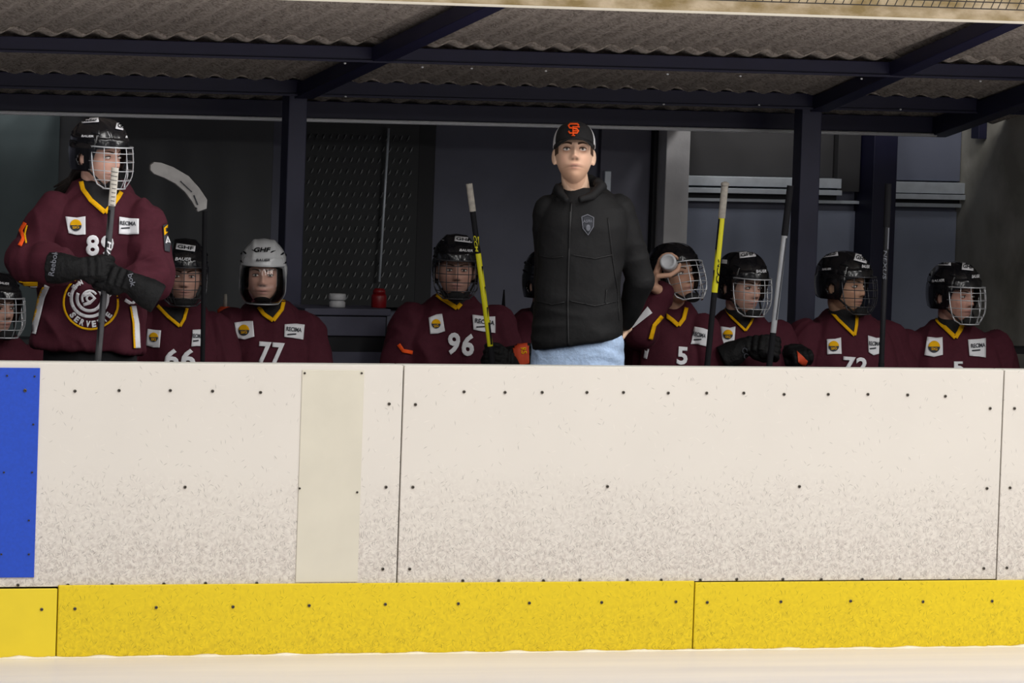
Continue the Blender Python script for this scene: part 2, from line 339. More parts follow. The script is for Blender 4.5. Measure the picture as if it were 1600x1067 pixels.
# ---------------------------------------------------------------- dasher boards
ZT = 1.165
def xat(px, py): return PX(px, py, 0).x
XA, XB = xat(629, 640), xat(1567, 640)
XK1, XK2 = xat(88, 960), xat(1082, 960)
def screws(parent, pts, y=0, r=.0065):
    for px, py in pts:
        p = PX(px, py, y-.001); mb = MB()
        mb.lathe([(r, 0), (r, .003), (r*.7, .0045)], p, Matrix.Rotation(PI/2, 3, 'X'), 10)
        a = random.uniform(-1, 1); Rm = Matrix.Translation(p+Vector((0, -.0045, 0))) @ Matrix.Rotation(a, 4, 'Y')
        mb.box((-r*.8, -.0008, -.0012), (r*.8, .0008, .0012), 1, Rm)
        mb.box((-r*.35, -.0012, -r*.35), (r*.35, .0006, r*.35), 1, Rm)
        obj('screw', mb, [M['screw'], M['slot']], parent)
def board(x0, x1, z0, lab, sc, cap=True):
    t = empty('dasher_board', ((x0+x1)/2, 0, 0), lab, 'rink board', 'white rink boards')
    obj('facing', box((x0+.003, 0, z0), (x1-.003, .014, ZT)), M['board'], t, bevel=.002)
    obj('frame', box((x0+.001, .014, .0), (x1-.001, .09, ZT-.02)), M['gap'], t)
    obj('top_cap', box((x0+.002, .012, ZT-.02), (x1-.002, .1, ZT+.002)), M['cap'], t, bevel=.003)
    screws(t, sc)
    return t
board(-3.4, XA, .28, 'long cream rink board on the left, behind the blue panel', [(117, 611), (186, 610), (266, 610), (332, 611), (407, 613), (289, 761), (608, 631), (603, 761), (598, 889), (28, 914), (106, 914), (175, 913), (256, 912), (321, 911), (401, 911)])
board(XA, XB, .284, 'long cream rink board in the middle, under the standing coach', [(725, 612), (789, 613), (847, 613), (917, 613), (974, 613), (1044, 614), (1104, 614), (1162, 614), (1225, 616), (1294, 616), (1356, 616), (1418, 617), (1477, 619), (649, 632), (645, 761), (640, 889), (949, 760), (1249, 760), (1547, 638), (1542, 763), (1537, 888), (723, 907), (779, 907), (849, 907), (906, 906), (980, 906), (1033, 906), (1094, 906), (1151, 905), (1223, 905), (1283, 905), (1347, 905), (1406, 905), (1482, 906)])
board(XB, 4.2, .278, 'cream rink board at the right edge, past the last upright joint', [(1585, 638), (1578, 762), (1573, 887)])
# old filler board and blue advertising panel
t = empty('filler_board', (xat(514, 700), -.004, .29), 'narrow smooth cream board strip let into the left rink board', 'rink board')
obj('facing', box((xat(470, 640), -.0035, .291), (xat(567, 640), -.0003, 1.145)), M['patch'], t, bevel=.0015)
screws(t, [(476, 583), (565, 583), (468, 763), (558, 769)], -.0035, .0045)
t = empty('blue_panel', (-3, 0, .3), 'bright blue flat panel screwed onto the rink board at the far left', 'panel')
obj('sheet', box((-3.3, -.006, zz(30, 902, 0)), (xat(60, 650), -.0003, zz(30, 574.5, 0))), M['blue'], t, bevel=.001)
screws(t, [(39, 610)], -.006, .007)
screws(t, [(11, 587), (54, 588), (52, 663), (6, 738), (50, 738), (45, 813), (2, 866), (45, 866)], -.006, .004)
def kick(x0, x1, zt_, lab, sc, m):
    t = empty('kick_plate', ((x0+x1)/2, -.01, 0), lab, 'kick plate', 'yellow kick plates')
    obj('plate', box((x0+.0025, -.014, .0), (x1-.0025, -.0005, zt_)), M[m], t, bevel=.003)
    screws(t, sc, -.014)
kick(-3.4, XK1, .274, 'short clean yellow kick plate under the blue panel', [(65, 952)], 'kick2')
kick(XK1, XK2, .287, 'long scuffed yellow kick plate under the left and middle boards', [(117, 951), (244, 949), (364, 948), (483, 946), (602, 944), (716, 943), (827, 942), (940, 941), (1056, 940)], 'kick')
kick(XK2, 4.2, .281, 'long scuffed yellow kick plate towards the right edge', [(1105, 941), (1220, 940), (1329, 939), (1442, 940), (1550, 939)], 'kick')
# scraped snow along the foot of the boards
mb = MB(); n = 500; v = []
for i in range(n+1):
    x = -3.4+7.6*i/n; h = .003+.010*max(0, noise.noise(Vector((x*9, 0, 0)))+.15)+.004*max(0, noise.noise(Vector((x*60, 3, 0)))); w = .03+.025*noise.noise(Vector((x*5, 7, 0)))
    v += [(x, -.0141, 0), (x, -.0145, h), (x, -.014-w*.5, h*.7), (x, -.014-w, .0003)]
mb.add(v, [(i*4+k, i*4+k+1, i*4+k+5, i*4+k+4) for i in range(n) for k in range(3)])
tag(obj('snow_ridge', mb, M['snow'], smooth=True), 'thin ridge of scraped snow along the foot of the yellow kick plates', 'snow', kind='stuff')
# ---------------------------------------------------------------- bench, shelf, cabinet
t = empty('players_bench', (.5, 1.85, FL), 'long dark bench the team sits on behind the boards', 'bench')
obj('seat', box((-3.2, 1.66, FL+.38), (3.6, 2.05, FL+.42)), M['wood'], t, bevel=.008)
for i in range(6):
    x = -3+i*1.3; obj('leg', box((x, 1.7, FL), (x+.06, 2.0, FL+.38)), M['navy'], t)
t = empty('equipment_cabinet', (0, 2.15, FL), 'blue grey cabinet behind the bench carrying the white lidded and red bottles', 'cabinet')
ZC = PX(540, 480, 2.2).z; cx0, cx1 = PX(478, 500, 2.1).x, PX(606, 500, 2.1).x
obj('body', box((cx0, 2.11, FL), (cx1, 2.36, ZC-.03)), M['dark'], t)
obj('top', box((cx0-.01, 2.09, ZC-.03), (cx1+.01, 2.37, ZC)), M['cab'], t, bevel=.004)
obj('drawer_front', box((cx0+.01, 2.095, ZC-.12), (cx1-.01, 2.11, ZC-.035)), M['cab'], t, bevel=.003)
obj('drawer_front', box((cx0+.01, 2.095, ZC-.42), (cx1-.01, 2.11, ZC-.19)), M['cab'], t, bevel=.003)
ZS = 1.12
t = empty('back_shelf', (1.2, 2.2, FL), 'narrow dark shelf behind the bench carrying drink bottles', 'shelf')
obj('board', box((cx1+.03, 2.12, ZS-.025), (3.6, 2.32, ZS)), M['dark'], t)
for i in range(4):
    x = cx1+.1+i*.98; obj('bracket', box((x, 2.15, FL), (x+.04, 2.3, ZS-.025)), M['navy'], t)
t = empty('back_shelf', (-1, 2.2, FL), 'short dark shelf behind the bench at the left, behind players 66 and 77', 'shelf')
obj('board', box((-1.6, 2.12, ZS-.025), (cx0-.03, 2.32, ZS)), M['dark'], t)
for i in range(2):
    x = -1.5+i*.85; obj('bracket', box((x, 2.15, FL), (x+.04, 2.3, ZS-.025)), M['navy'], t)
# ================================================================ people
M['maroon'] = mat('maroon_jersey', srgb(74, 27, 40), .85, noise_amt=.14, nscale=60, bump=.15, bscale=250, spec=.25)
M['yellow'] = mat('yellow_cloth', srgb(240, 180, 10), .8, spec=.2)
M['white'] = mat('white_print', srgb(232, 232, 236), .7, spec=.2)
M['grey'] = mat('grey_print', srgb(110, 112, 120), .7, spec=.2)
M['greyd'] = mat('dark_grey_print', srgb(62, 64, 70), .7, spec=.2)
M['ink'] = mat('black_print', srgb(20, 20, 24), .7, spec=.2)
M['orange'] = mat('orange_print', srgb(250, 90, 30), .7, spec=.2)
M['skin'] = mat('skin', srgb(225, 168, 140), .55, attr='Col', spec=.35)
M['hblack'] = mat('black_helmet', srgb(20, 20, 24), .22, spec=.5, coat=.4)
M['hnavy'] = mat('dark_navy_helmet', srgb(22, 24, 36), .22, spec=.5, coat=.4)
M['hwhite'] = mat('white_helmet', srgb(206, 208, 210), .25, coat=.4)
M['pad'] = mat('black_padding', srgb(18, 18, 20), .8)
M['neckg'] = mat('black_neck_guard', srgb(22, 21, 24), .8, bump=.2)
M['glove'] = mat('black_glove', srgb(11, 11, 13), .7, spec=.25, noise_amt=.3, nscale=30, bump=.3, bscale=120)
M['wire'] = mat('silver_cage', srgb(205, 208, 212), .3, .4)
M['wired'] = mat('black_cage', srgb(70, 70, 74), .3, .4)
M['eyew'] = mat('eye_white', srgb(225, 218, 212), .2)
M['iris'] = mat('iris', srgb(60, 62, 60), .2)
M['brow'] = mat('brown_hair', srgb(84, 58, 40), .8, noise_amt=.3, nscale=80)
M['hair'] = mat('dark_hair', srgb(34, 24, 20), .6, bump=.6, bscale=60, stretch=(6, 6, .6))
M['jacket'] = mat('black_jacket', srgb(14, 14, 16), .75, noise_amt=.18, nscale=10, bump=.25, bscale=30, spec=.4)
M['jacketd'] = mat('black_jacket_trim', srgb(17, 17, 19), .6)
M['jeans'] = mat('light_blue_denim', srgb(190, 215, 250), .85, noise_amt=.2, nscale=40, bump=.3, bscale=90)
M['pants'] = mat('black_hockey_pants', srgb(22, 22, 26), .8)
M['capb'] = mat('black_cap', srgb(16, 15, 18), .8, bump=.2, bscale=200)
M['capw'] = mat('white_cap_mesh', srgb(225, 225, 228), .8, bump=.4, bscale=300)
CN = Vector((-math.sin(TH), -math.cos(TH), 0)); RI = Vector((math.cos(TH), -math.sin(TH), 0)); ZV = Vector((0, 0, 1))
def CP(px, py, O, n=0):
    """point n metres nearer the lens than O, on the upright plane facing the lens"""
    r = Fw+CR*((px-800)/F)-CU*((py-533.5)/F); t = ((Vector(O)+CN*n-CC).dot(CN))/r.dot(CN); return CC+r*t
class Fr:
    def __init__(s, O, yaw, pitch=0, roll=0):
        a = math.radians(yaw); s.O = Vector(O); s.k = 1.0
        s.f = CN*math.cos(a)+RI*math.sin(a); s.s = RI*math.cos(a)-CN*math.sin(a); s.u = ZV.copy()
        if pitch:
            p = math.radians(pitch); f, u = s.f, s.u; s.f = f*math.cos(p)+u*math.sin(p); s.u = u*math.cos(p)-f*math.sin(p)
        if roll:
            p = math.radians(roll); q, u = s.s, s.u; s.s = q*math.cos(p)-u*math.sin(p); s.u = u*math.cos(p)+q*math.sin(p)
    def p(s, a, b, c): return s.O+(s.s*a+s.f*b+s.u*c)*s.k
    def R(s): return Matrix((s.s, s.f, s.u)).transposed()*s.k
def remesh(mb, vox, sm=3):
    me = bpy.data.meshes.new('m'); me.from_pydata(mb.v, [], mb.f); fixn(me)
    o = bpy.data.objects.new('m', me); COL.objects.link(o)
    r = o.modifiers.new('r', 'REMESH'); r.mode = 'VOXEL'; r.voxel_size = vox
    if sm: q = o.modifiers.new('s', 'SMOOTH'); q.factor = .5; q.iterations = sm
    dg = bpy.context.evaluated_depsgraph_get(); out = bpy.data.meshes.new_from_object(o.evaluated_get(dg))
    bpy.data.objects.remove(o); bpy.data.meshes.remove(me); return out
def co_of(me):
    a = np.empty(len(me.vertices)*3, np.float32); me.vertices.foreach_get('co', a); return a.reshape(-1, 3)
def nor_of(me):
    a = np.empty(len(me.vertices)*3, np.float32); me.vertices.foreach_get('normal', a); return a.reshape(-1, 3)
def folds(me, amp, seed=0, sc=(9, 9, 3.2), amp2=None):
    v, n = co_of(me), nor_of(me); d = np.empty(len(v)); o = Vector((seed*3.1, seed*1.7, seed))
    for i, p in enumerate(v):
        q = Vector((p[0]*sc[0], p[1]*sc[1], p[2]*sc[2]))+o
        w = noise.noise(q*.5); a = noise.noise(q+Vector((w, w, w*2))); b = noise.noise(Vector((p[0]*11, p[1]*11, p[2]*16))+o)
        d[i] = (1-2.2*abs(a))*amp+b*(amp2 if amp2 is not None else amp*.5)
    v = v+n*d[:, None]; me.vertices.foreach_set('co', v.astype(np.float32).ravel()); me.update()
def bvh_of(*mes):
    V = []; P = []
    for me in mes:
        k = len(V); V += [tuple(v.co) for v in me.vertices]; P += [tuple(i+k for i in p.vertices) for p in me.polygons]
    return BVHTree.FromPolygons(V, P)
def text2d(s, bold=.012, shear=0, gap=1):
    cu = bpy.data.curves.new('t', 'FONT'); cu.body = s; cu.resolution_u = 3; cu.offset = bold; cu.shear = shear; cu.space_character = gap
    o = bpy.data.objects.new('t', cu); COL.objects.link(o); dg = bpy.context.evaluated_depsgraph_get(); dg.update()
    me = bpy.data.meshes.new_from_object(o.evaluated_get(dg)); v = [(p.co.x, p.co.y) for p in me.vertices]; f = [tuple(p.vertices) for p in me.polygons]
    bpy.data.objects.remove(o); bpy.data.meshes.remove(me)
    xs = [p[0] for p in v]; ys = [p[1] for p in v]; a, b, c, d = min(xs), max(xs), min(ys), max(ys)
    return [((x-a)/(b-a)-.5, (y-c)/(d-c)-.5) for x, y in v], f          # unit box, centred, y up
def place2d(tf, cx, cy, w, h, rot=0, sk=0):
    """unit 2-D shape to picture-sized print: centre, width, height, turn in degrees"""
    v, f = tf; a = math.radians(rot); out = []
    for x, y in v:
        X = x*w+sk*y*h; Y = -y*h; out.append((cx+X*math.cos(a)-Y*math.sin(a), cy+X*math.sin(a)+Y*math.cos(a)))
    return out, f
def quad(pts): return [tuple(p) for p in pts], [tuple(range(len(pts)))]
def disc2(cx, cy, rx, ry=None, n=24): ry = ry or rx; return quad([(cx+rx*math.cos(2*math.pi*i/n), cy+ry*math.sin(2*math.pi*i/n)) for i in range(n)])
def arc2(cx, cy, r0, r1, a0, a1, n=28, ry=1):
    v = []; f = []
    for i in range(n+1):
        a = math.radians(a0+(a1-a0)*i/n)
        for r in (r0, r1): v.append((cx+r*math.cos(a), cy+r*ry*math.sin(a)))
    return v, [(2*i, 2*i+1, 2*i+3, 2*i+2) for i in range(n)]
def ribbon2(pts, w):
    v = []; k = len(pts)
    for i, p in enumerate(pts):
        a, b = pts[max(i-1, 0)], pts[min(i+1, k-1)]; dx, dy = b[0]-a[0], b[1]-a[1]; L = math.hypot(dx, dy); ww = w[i] if isinstance(w, (list, tuple)) else w
        v += [(p[0]-dy/L*ww/2, p[1]+dx/L*ww/2), (p[0]+dy/L*ww/2, p[1]-dx/L*ww/2)]
    return v, [(2*i, 2*i+1, 2*i+3, 2*i+2) for i in range(k-1)]
def join2(*q):
    v = []; f = []
    for a, b in q: k = len(v); v += list(a); f += [tuple(i+k for i in t) for t in b]
    return v, f
def print_on(name, tf, bvh, m, parent, off=.002, cell=5, thick=.0012):
    """wrap a flat print onto a surface: every corner is moved onto the cloth or shell"""
    v, f = tf; bm = bmesh.new(); vs_ = [bm.verts.new((x, y, 0)) for x, y in v]
    for t in f:
        try: bm.faces.new([vs_[i] for i in t])
        except ValueError: pass
    xs = [p[0] for p in v]; ys = [p[1] for p in v]
    x = min(xs)+cell
    while x < max(xs): bmesh.ops.bisect_plane(bm, geom=bm.verts[:]+bm.edges[:]+bm.faces[:], plane_co=(x, 0, 0), plane_no=(1, 0, 0)); x += cell
    y = min(ys)+cell
    while y < max(ys): bmesh.ops.bisect_plane(bm, geom=bm.verts[:]+bm.edges[:]+bm.faces[:], plane_co=(0, y, 0), plane_no=(0, 1, 0)); y += cell
    bad = []
    for q in bm.verts:
        d = (Fw+CR*((q.co.x-800)/F)-CU*((q.co.y-533.5)/F)).normalized(); h, n_, i, dist = bvh.ray_cast(CC, d)
        if h is None: bad.append(q)
        else: q.co = h-d*off*1.5+(n_ if n_.dot(d) < 0 else -n_)*off*.5
    bmesh.ops.delete(bm, geom=bad, context='VERTS')
    z = [e for e in bm.edges if e.calc_length() > (.14 if name in ('neckline', 'collar_trim', 'side_stripe') else .05)]
    if z: bmesh.ops.delete(bm, geom=z, context='EDGES')
    if name in ('neckline', 'collar_trim', 'side_stripe', 'cuff_stripe', 'sleeve_patch', 'sponsor_patch') and bm.faces:          # drop stray scraps, keep the one strip
        left = set(bm.faces); isl = []
        while left:
            st = [left.pop()]; cur = [st[0]]
            while st:
                for e_ in st.pop().edges:
                    for g_ in e_.link_faces:
                        if g_ in left: left.remove(g_); st.append(g_); cur.append(g_)
            isl.append(cur)
        isl.sort(key=len); bmesh.ops.delete(bm, geom=[g_ for q_ in isl[:-1] for g_ in q_], context='FACES')
    if not bm.faces: bm.free(); return None
    me = bpy.data.meshes.new(name); bm.to_mesh(me); bm.free()
    me.transform(Matrix.Identity(4)); o = link(name, me, M[m], parent, smooth=True)
    s = o.modifiers.new('thick', 'SOLIDIFY'); s.thickness = thick; s.offset = 0
    return o
def loft(mb, fr, rings, n=28, mi=0, e=2.3):
    """rings: (height, side, forward, half width, half depth[, tilt])"""
    v = []
    for r in rings:
        z, s0, f0, a, b = r[:5]; t = r[5] if len(r) > 5 else 0
        for j in range(n):
            q = 2*math.pi*j/n; c, d = math.cos(q), math.sin(q); x = math.copysign(abs(c)**(2/e), c)*a; y = math.copysign(abs(d)**(2/e), d)*b
            p = fr.O+fr.s*(s0+x)+fr.f*(f0+y); v.append((p.x, p.y, z+t*x))
    k = len(rings); f = [(i*n+j, i*n+(j+1) % n, (i+1)*n+(j+1) % n, (i+1)*n+j) for i in range(k-1) for j in range(n)]
    f += [tuple(range(n-1, -1, -1)), tuple((k-1)*n+j for j in range(n))]
    return mb.add(v, f, mi)
# ---- head
FEAT = [(-.031, .0, .0135, .010, -.012), (.031, .0, .0135, .010, -.012), (-.028, .021, .02, .007, .004), (.028, .021, .02, .007, .004), (0, .004, .0065, .012, .006), (0, -.014, .0075, .011, .011),
        (0, -.031, .0095, .0085, .019), (-.0125, -.037, .006, .0055, .009), (.0125, -.037, .006, .0055, .009), (0, -.052, .014, .005, -.0015), (0, -.0625, .021, .004, .0065), (0, -.0755, .017, .005, .007),
        (0, -.0685, .023, .0016, -.006), (0, -.101, .02, .012, .008), (-.045, -.03, .018, .016, .004), (.045, -.03, .018, .016, .004), (-.05, -.07, .014, .02, -.003), (.05, -.07, .014, .02, -.003), (0, .03, .012, .008, .002)]
def head_mesh(mb, H, w=.075, jaw=.26, chin=3.6, amp=1.0, nu=110, nv=96):
    az = np.linspace(0, 2*np.pi, nu, endpoint=False); la = np.linspace(-89, 89, nv)*np.pi/180
    A, Lt = np.meshgrid(az, la); c = np.sin(Lt); z = c*.118
    up = c > 0; rr = np.where(up, (1-np.abs(c)**2.4)**.5, (1-np.abs(c)**chin)**.5); lo = np.clip(-c, 0, 1)
    W_ = w*(1-jaw*lo**1.5); df = .091*(1-.05*lo); db = .105*(1-.35*lo)
    s = W_*rr*np.sin(A); co_ = np.cos(A); f = np.where(co_ > 0, df, db)*rr*co_
    fr = np.clip(co_*1.6, 0, 1)
    for ds, dz, ss, sz, am in FEAT: f = f+fr*am*amp*np.exp(-((s-ds)/ss)**2/2-((z-dz)/sz)**2/2)
    f = f+.012*lo**2*(co_ > 0)*co_
    v = [H.p(a, b, d) for a, b, d in zip(s.ravel(), f.ravel(), z.ravel())]
    F_ = [(i*nu+j, i*nu+(j+1) % nu, (i+1)*nu+(j+1) % nu, (i+1)*nu+j) for i in range(nv-1) for j in range(nu)]
    F_ += [tuple(range(nu-1, -1, -1)), tuple((nv-1)*nu+j for j in range(nu))]
    mb.add(v, F_)
    for sd in (-1, 1):
        e = Fr(H.O, 0); e.k = H.k; e.s, e.f, e.u = H.s, (H.f+H.s*sd*-.35).normalized(), H.u
        mb.ball(H.p(sd*(w+.004), -.012, -.012), (.009, .019, .031), e.R(), nu=16, nv=12)
        mb.ball(H.p(sd*(w+.003), -.006, -.034), (.007, .010, .012), e.R(), nu=12, nv=8)
def paint(me, H, skin, lip=(.62, .25, .24), cheek=.35, stubble=0):
    v = co_of(me); d = v-np.array(H.O); s = d@np.array(H.s); f = d@np.array(H.f); z = d@np.array(H.u); s, f, z = s/H.k, f/H.k, z/H.k
    g = lambda a, b, sa, sb: np.exp(-((s-a)/sa)**2/2-((z-b)/sb)**2/2)*(f > .03)
    sk = np.array(skin); C = np.tile(sk, (len(v), 1))
    def mixc(C, w, c): return C*(1-w[:, None])+np.array(c)*w[:, None]
    C = mixc(C, cheek*np.clip(g(-.042, -.035, .018, .02)+g(.042, -.035, .018, .02)+.8*g(0, -.033, .012, .01), 0, 1), sk*np.array((1.0, .72, .68)))
    C = mixc(C, .75*np.clip(g(0, -.063, .019, .0042)+g(0, -.0755, .017, .0048), 0, 1), np.array(lip)*sk.max())
    C = mixc(C, .95*g(0, -.0688, .021, .0019), sk*.16)  # from here, shade painted into the skin: mouth crease, eye sockets, nostrils
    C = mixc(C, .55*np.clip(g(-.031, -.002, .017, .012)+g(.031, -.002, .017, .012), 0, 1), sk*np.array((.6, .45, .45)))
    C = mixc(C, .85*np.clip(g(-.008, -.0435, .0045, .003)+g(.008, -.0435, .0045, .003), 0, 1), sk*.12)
    if stubble: C = mixc(C, stubble*np.clip(((z < -.045)*(f > -.02))*np.clip((-.045-z)/.03, 0, 1)*(1-np.exp(-(s/.022)**2-((z+.068)/.009)**2)), 0, 1), sk*np.array((.62, .45, .36)))
    at = me.color_attributes.new('Col', 'FLOAT_COLOR', 'POINT'); at.data.foreach_set('color', np.hstack([C, np.ones((len(v), 1))]).astype(np.float32).ravel())
def eyes(H, parent, look=(0, 0), brow='brow', iris='iris'):
    for sd in (-1, 1):
        c = H.p(sd*.031, .0745, 0)
        mb = MB(); mb.ball(c, (.0135, .0125, .0058), H.R(), nu=20, nv=14); e = obj('eye', mb, M['eyew'], parent, smooth=True)
        p = H.p(sd*.031+look[0]*.008, .0745+.0098-abs(look[0])*.002, look[1]*.003)
        mb = MB(); mb.ball(p, (.0052, .0034, .0048), H.R(), nu=14, nv=8); obj('iris', mb, M[iris], e, smooth=True)
        mb = MB(); mb.tube([H.p(sd*(.031+x), .0745+.0125*math.sqrt(max(0, 1-(x/.0150)**2)), .0058*math.sqrt(max(0, 1-(x/.0152)**2))+.0008) for x in np.linspace(-.0145, .0145, 9)], .0013, 6)
        obj('eyelash', mb, M['ink'], e, smooth=True)
def brows(H, parent, bvh, m='brow', t=.0034):
    for sd in (-1, 1):
        pts = []; rr = []
        for i in range(9):
            x = .012+.036*i/8; z = .019+.006*math.sin(i/8*2.3)
            o = H.p(sd*x, .2, z); h = bvh.ray_cast(o, -H.f)[0]
            if h: pts.append(h+H.f*.0005); rr.append(t*(1.1-.75*i/8))
        mb = MB(); mb.tube(pts, [(r, r*.5) for r in rr], 6, up=H.u); obj('eyebrow', mb, M[m], parent, smooth=True)
# ---- helmet with cage
def shell_pt(az, u, fat=0, kx=1.0):
    cu = .018; H_ = .137; a = max(0, (u-cu)/H_); rr = (max(0, 1-a**2.35))**.48 if u > cu else 1-.10*((cu-u)/.08)**2
    sx = (.104+fat)*kx; fy = (.132+fat) if math.cos(az) > 0 else (.142+fat)
    s = sx*rr*math.sin(az); f = fy*rr*math.cos(az)
    return s, f-.004
def helmet(H, parent, col='hblack', cage='wire', shield=False, ear=True):
    nu, nv = 96, 44; v = []
    def edge(az):
        d = abs(math.degrees(az)); d = d if d <= 180 else 360-d
        def sm(a, b): t = min(1, max(0, (d-a)/(b-a))); return t*t*(3-2*t)
        return .040-.008*sm(20, 50)-.092*sm(54, 72)+.012*sm(120, 150)-.012*sm(150, 180)
    for i in range(nv+1):
        for j in range(nu):
            az = 2*math.pi*j/nu; e = edge(az); t = i/nv
            cu = .018; pm = math.acos(max(-1, min(1, (e-cu)/.137))) if e > cu else math.pi/2
            if e > cu: u = cu+.137*math.cos(t*pm)
            else: u = cu+.137*math.cos(t/.72*math.pi/2) if t < .72 else cu+(e-cu)*((t-.72)/.28)
            u_ = min(u, cu+.1368); s, f = shell_pt(az, u_)
            fat = 0; d = abs(math.degrees(az)); d = d if d <= 180 else 360-d
            if u > .05: fat += .0055*math.exp(-((abs(s)-.043)/.010)**2)*min(1, (u-.05)/.02)
            if d < 75: fat += .004*(1 if u < .072 else max(0, 1-(u-.072)/.006))
            if 60 < d < 150 and .035 < u < .075: fat -= .0045*math.sin((u-.035)/.04*math.pi)
            if 150 < d and u < .05: fat += .004
            r = Vector((s, f+.004, u-cu)); r = r.normalized()*fat if r.length > 0 else r
            v.append(H.p(s+r.x, f+r.y, u+r.z))
    F_ = []
    for i in range(nv):
        for j in range(nu):
            q = (i*nu+j, i*nu+(j+1) % nu, (i+1)*nu+(j+1) % nu, (i+1)*nu+j)
            c = sum((v[k] for k in q), Vector())/4-H.O; f = c.dot(H.f); u = c.dot(H.u)
            if ear and abs(c.dot(H.s)) > .07 and ((f+.006)/.022)**2+((u+.014)/.022)**2 < 1: continue
            F_.append(q)
    mb = MB(); mb.add(v, F_); me = bpy.data.meshes.new('helmet'); me.from_pydata(mb.v, [], mb.f); fixn(me); bv = bvh_of(me)
    o = link('helmet', me, M[col], parent, smooth=True); s = o.modifiers.new('solid', 'SOLIDIFY'); s.thickness = .006; s.offset = -1
    # vents: dark slots
    for sd in (-1, 1):
        for az, u, L in ((28, .105, .02), (62, .095, .024), (100, .088, .024), (140, .09, .02), (66, .055, .03), (118, .055, .03)):
            a = math.radians(az)*sd; pts = []
            for k in range(5):
                aa = a+sd*(k-2)*.09*L/.024; s0, f0 = shell_pt(aa, u+(k-2)*.002, .003 if u > .06 else -.0005); pts.append(H.p(s0, f0, u+(k-2)*.002))
            mb = MB(); mb.tube(pts, [.0015, .0035, .004, .0035, .0015], 8); obj('vent', mb, M['ink'], o, smooth=True)
    mb = MB()
    for sd in (-1, 1): mb.cap(H.p(sd*.085, .02, -.05), H.p(sd*.05, .085, -.112), .0045, .0045, 8)
    mb.cap(H.p(-.05, .085, -.112), H.p(.05, .085, -.112), .005, .005, 8)
    obj('chin_strap', mb, M['pad'], o, smooth=True)
    # cage or clear shield
    def cg(az, u):
        a = math.radians(az); t = (u+.035)/.09
        ws = .100-.006*t*t-(.030*max(0, (-.07-u)/.06)**1.5 if u < -.07 else 0); fd = .142-.012*t*t-(.020*max(0, (-.06-u)/.07)**1.3 if u < -.06 else 0)
        c_, s_ = math.cos(a), math.sin(a); return H.p(ws*math.copysign(abs(s_)**.86, s_), .015+fd*abs(c_)**.86-.0, u)
    g = MB(); us = [.044, .020, -.014, -.050, -.088, -.122]; azs = [-78, -52, -26, 0, 26, 52, 78]
    if shield:
        nvv, nuu = 16, 28; v = [cg(-82+164*j/nuu, .040-.160*i/nvv) for i in range(nvv+1) for j in range(nuu+1)]
        g.add(v, [(i*(nuu+1)+j, i*(nuu+1)+j+1, (i+1)*(nuu+1)+j+1, (i+1)*(nuu+1)+j) for i in range(nvv) for j in range(nuu)])
        sh = obj('face_shield', g, M['clear'], o, smooth=True); q = sh.modifiers.new('s', 'SOLIDIFY'); q.thickness = .0025
        rim = MB(); ring = [cg(-82+164*j/20, .042) for j in range(21)]+[cg(82, .042-.164*j/12) for j in range(1, 13)]+[cg(82-164*j/20, -.122) for j in range(1, 21)]+[cg(-82, -.122+.164*j/12) for j in range(1, 12)]
        rim.tube(ring, .0022, 6, closed=True); obj('shield_rim', rim, M['wire'], o, smooth=True)
    else:
        for k, u in enumerate(us):
            am = 82 if k < 4 else (74 if k == 4 else 55); g.tube([cg(-am+2*am*j/18, u) for j in range(19)], .0032 if k in (0, 5) else .0019, 6, cap=True)
        for a in azs:
            lo = -.122 if abs(a) < 55 else (-.10 if abs(a) < 70 else -.085); g.tube([cg(a*(1-.12*(j/10)**2), .044+(lo-.044)*j/10) for j in range(11)], .0030 if abs(a) > 70 else .0019, 6)
        for sd in (-1, 1): g.tube([cg(sd*78*.88, -.085), cg(sd*66, -.105), cg(sd*50, -.122)], .0034, 6)
        obj('cage', g, M[cage], o, smooth=True)
    mb = MB(); mb.ball(H.p(0, .092, -.112), (.042, .022, .022), H.R()); obj('chin_cup', mb, M['pad'], o, smooth=True)
    return o, bv
def helm_prints(h, bv, items):
    for it in items:
        kind, cx, cy, w, hh, rot, word = it
        if kind == 'sticker':
            st = print_on('sticker', place2d(([(-.5, -.5), (.5, -.5), (.5, .5), (-.5, .5)], [(0, 1, 2, 3)]), cx, cy, w, hh, rot), bv, 'white', h, .0045, 3, .0008)
            if word: print_on('sticker_lettering', place2d(text2d(word, .02), cx, cy, w*.82, hh*.55, rot), bv, 'ink', h, .0062, 2, .0004)
        else: print_on('brand_lettering', place2d(text2d(word, .03, .2), cx, cy, w, hh, rot), bv, kind, h, .0048, 3, .0006)
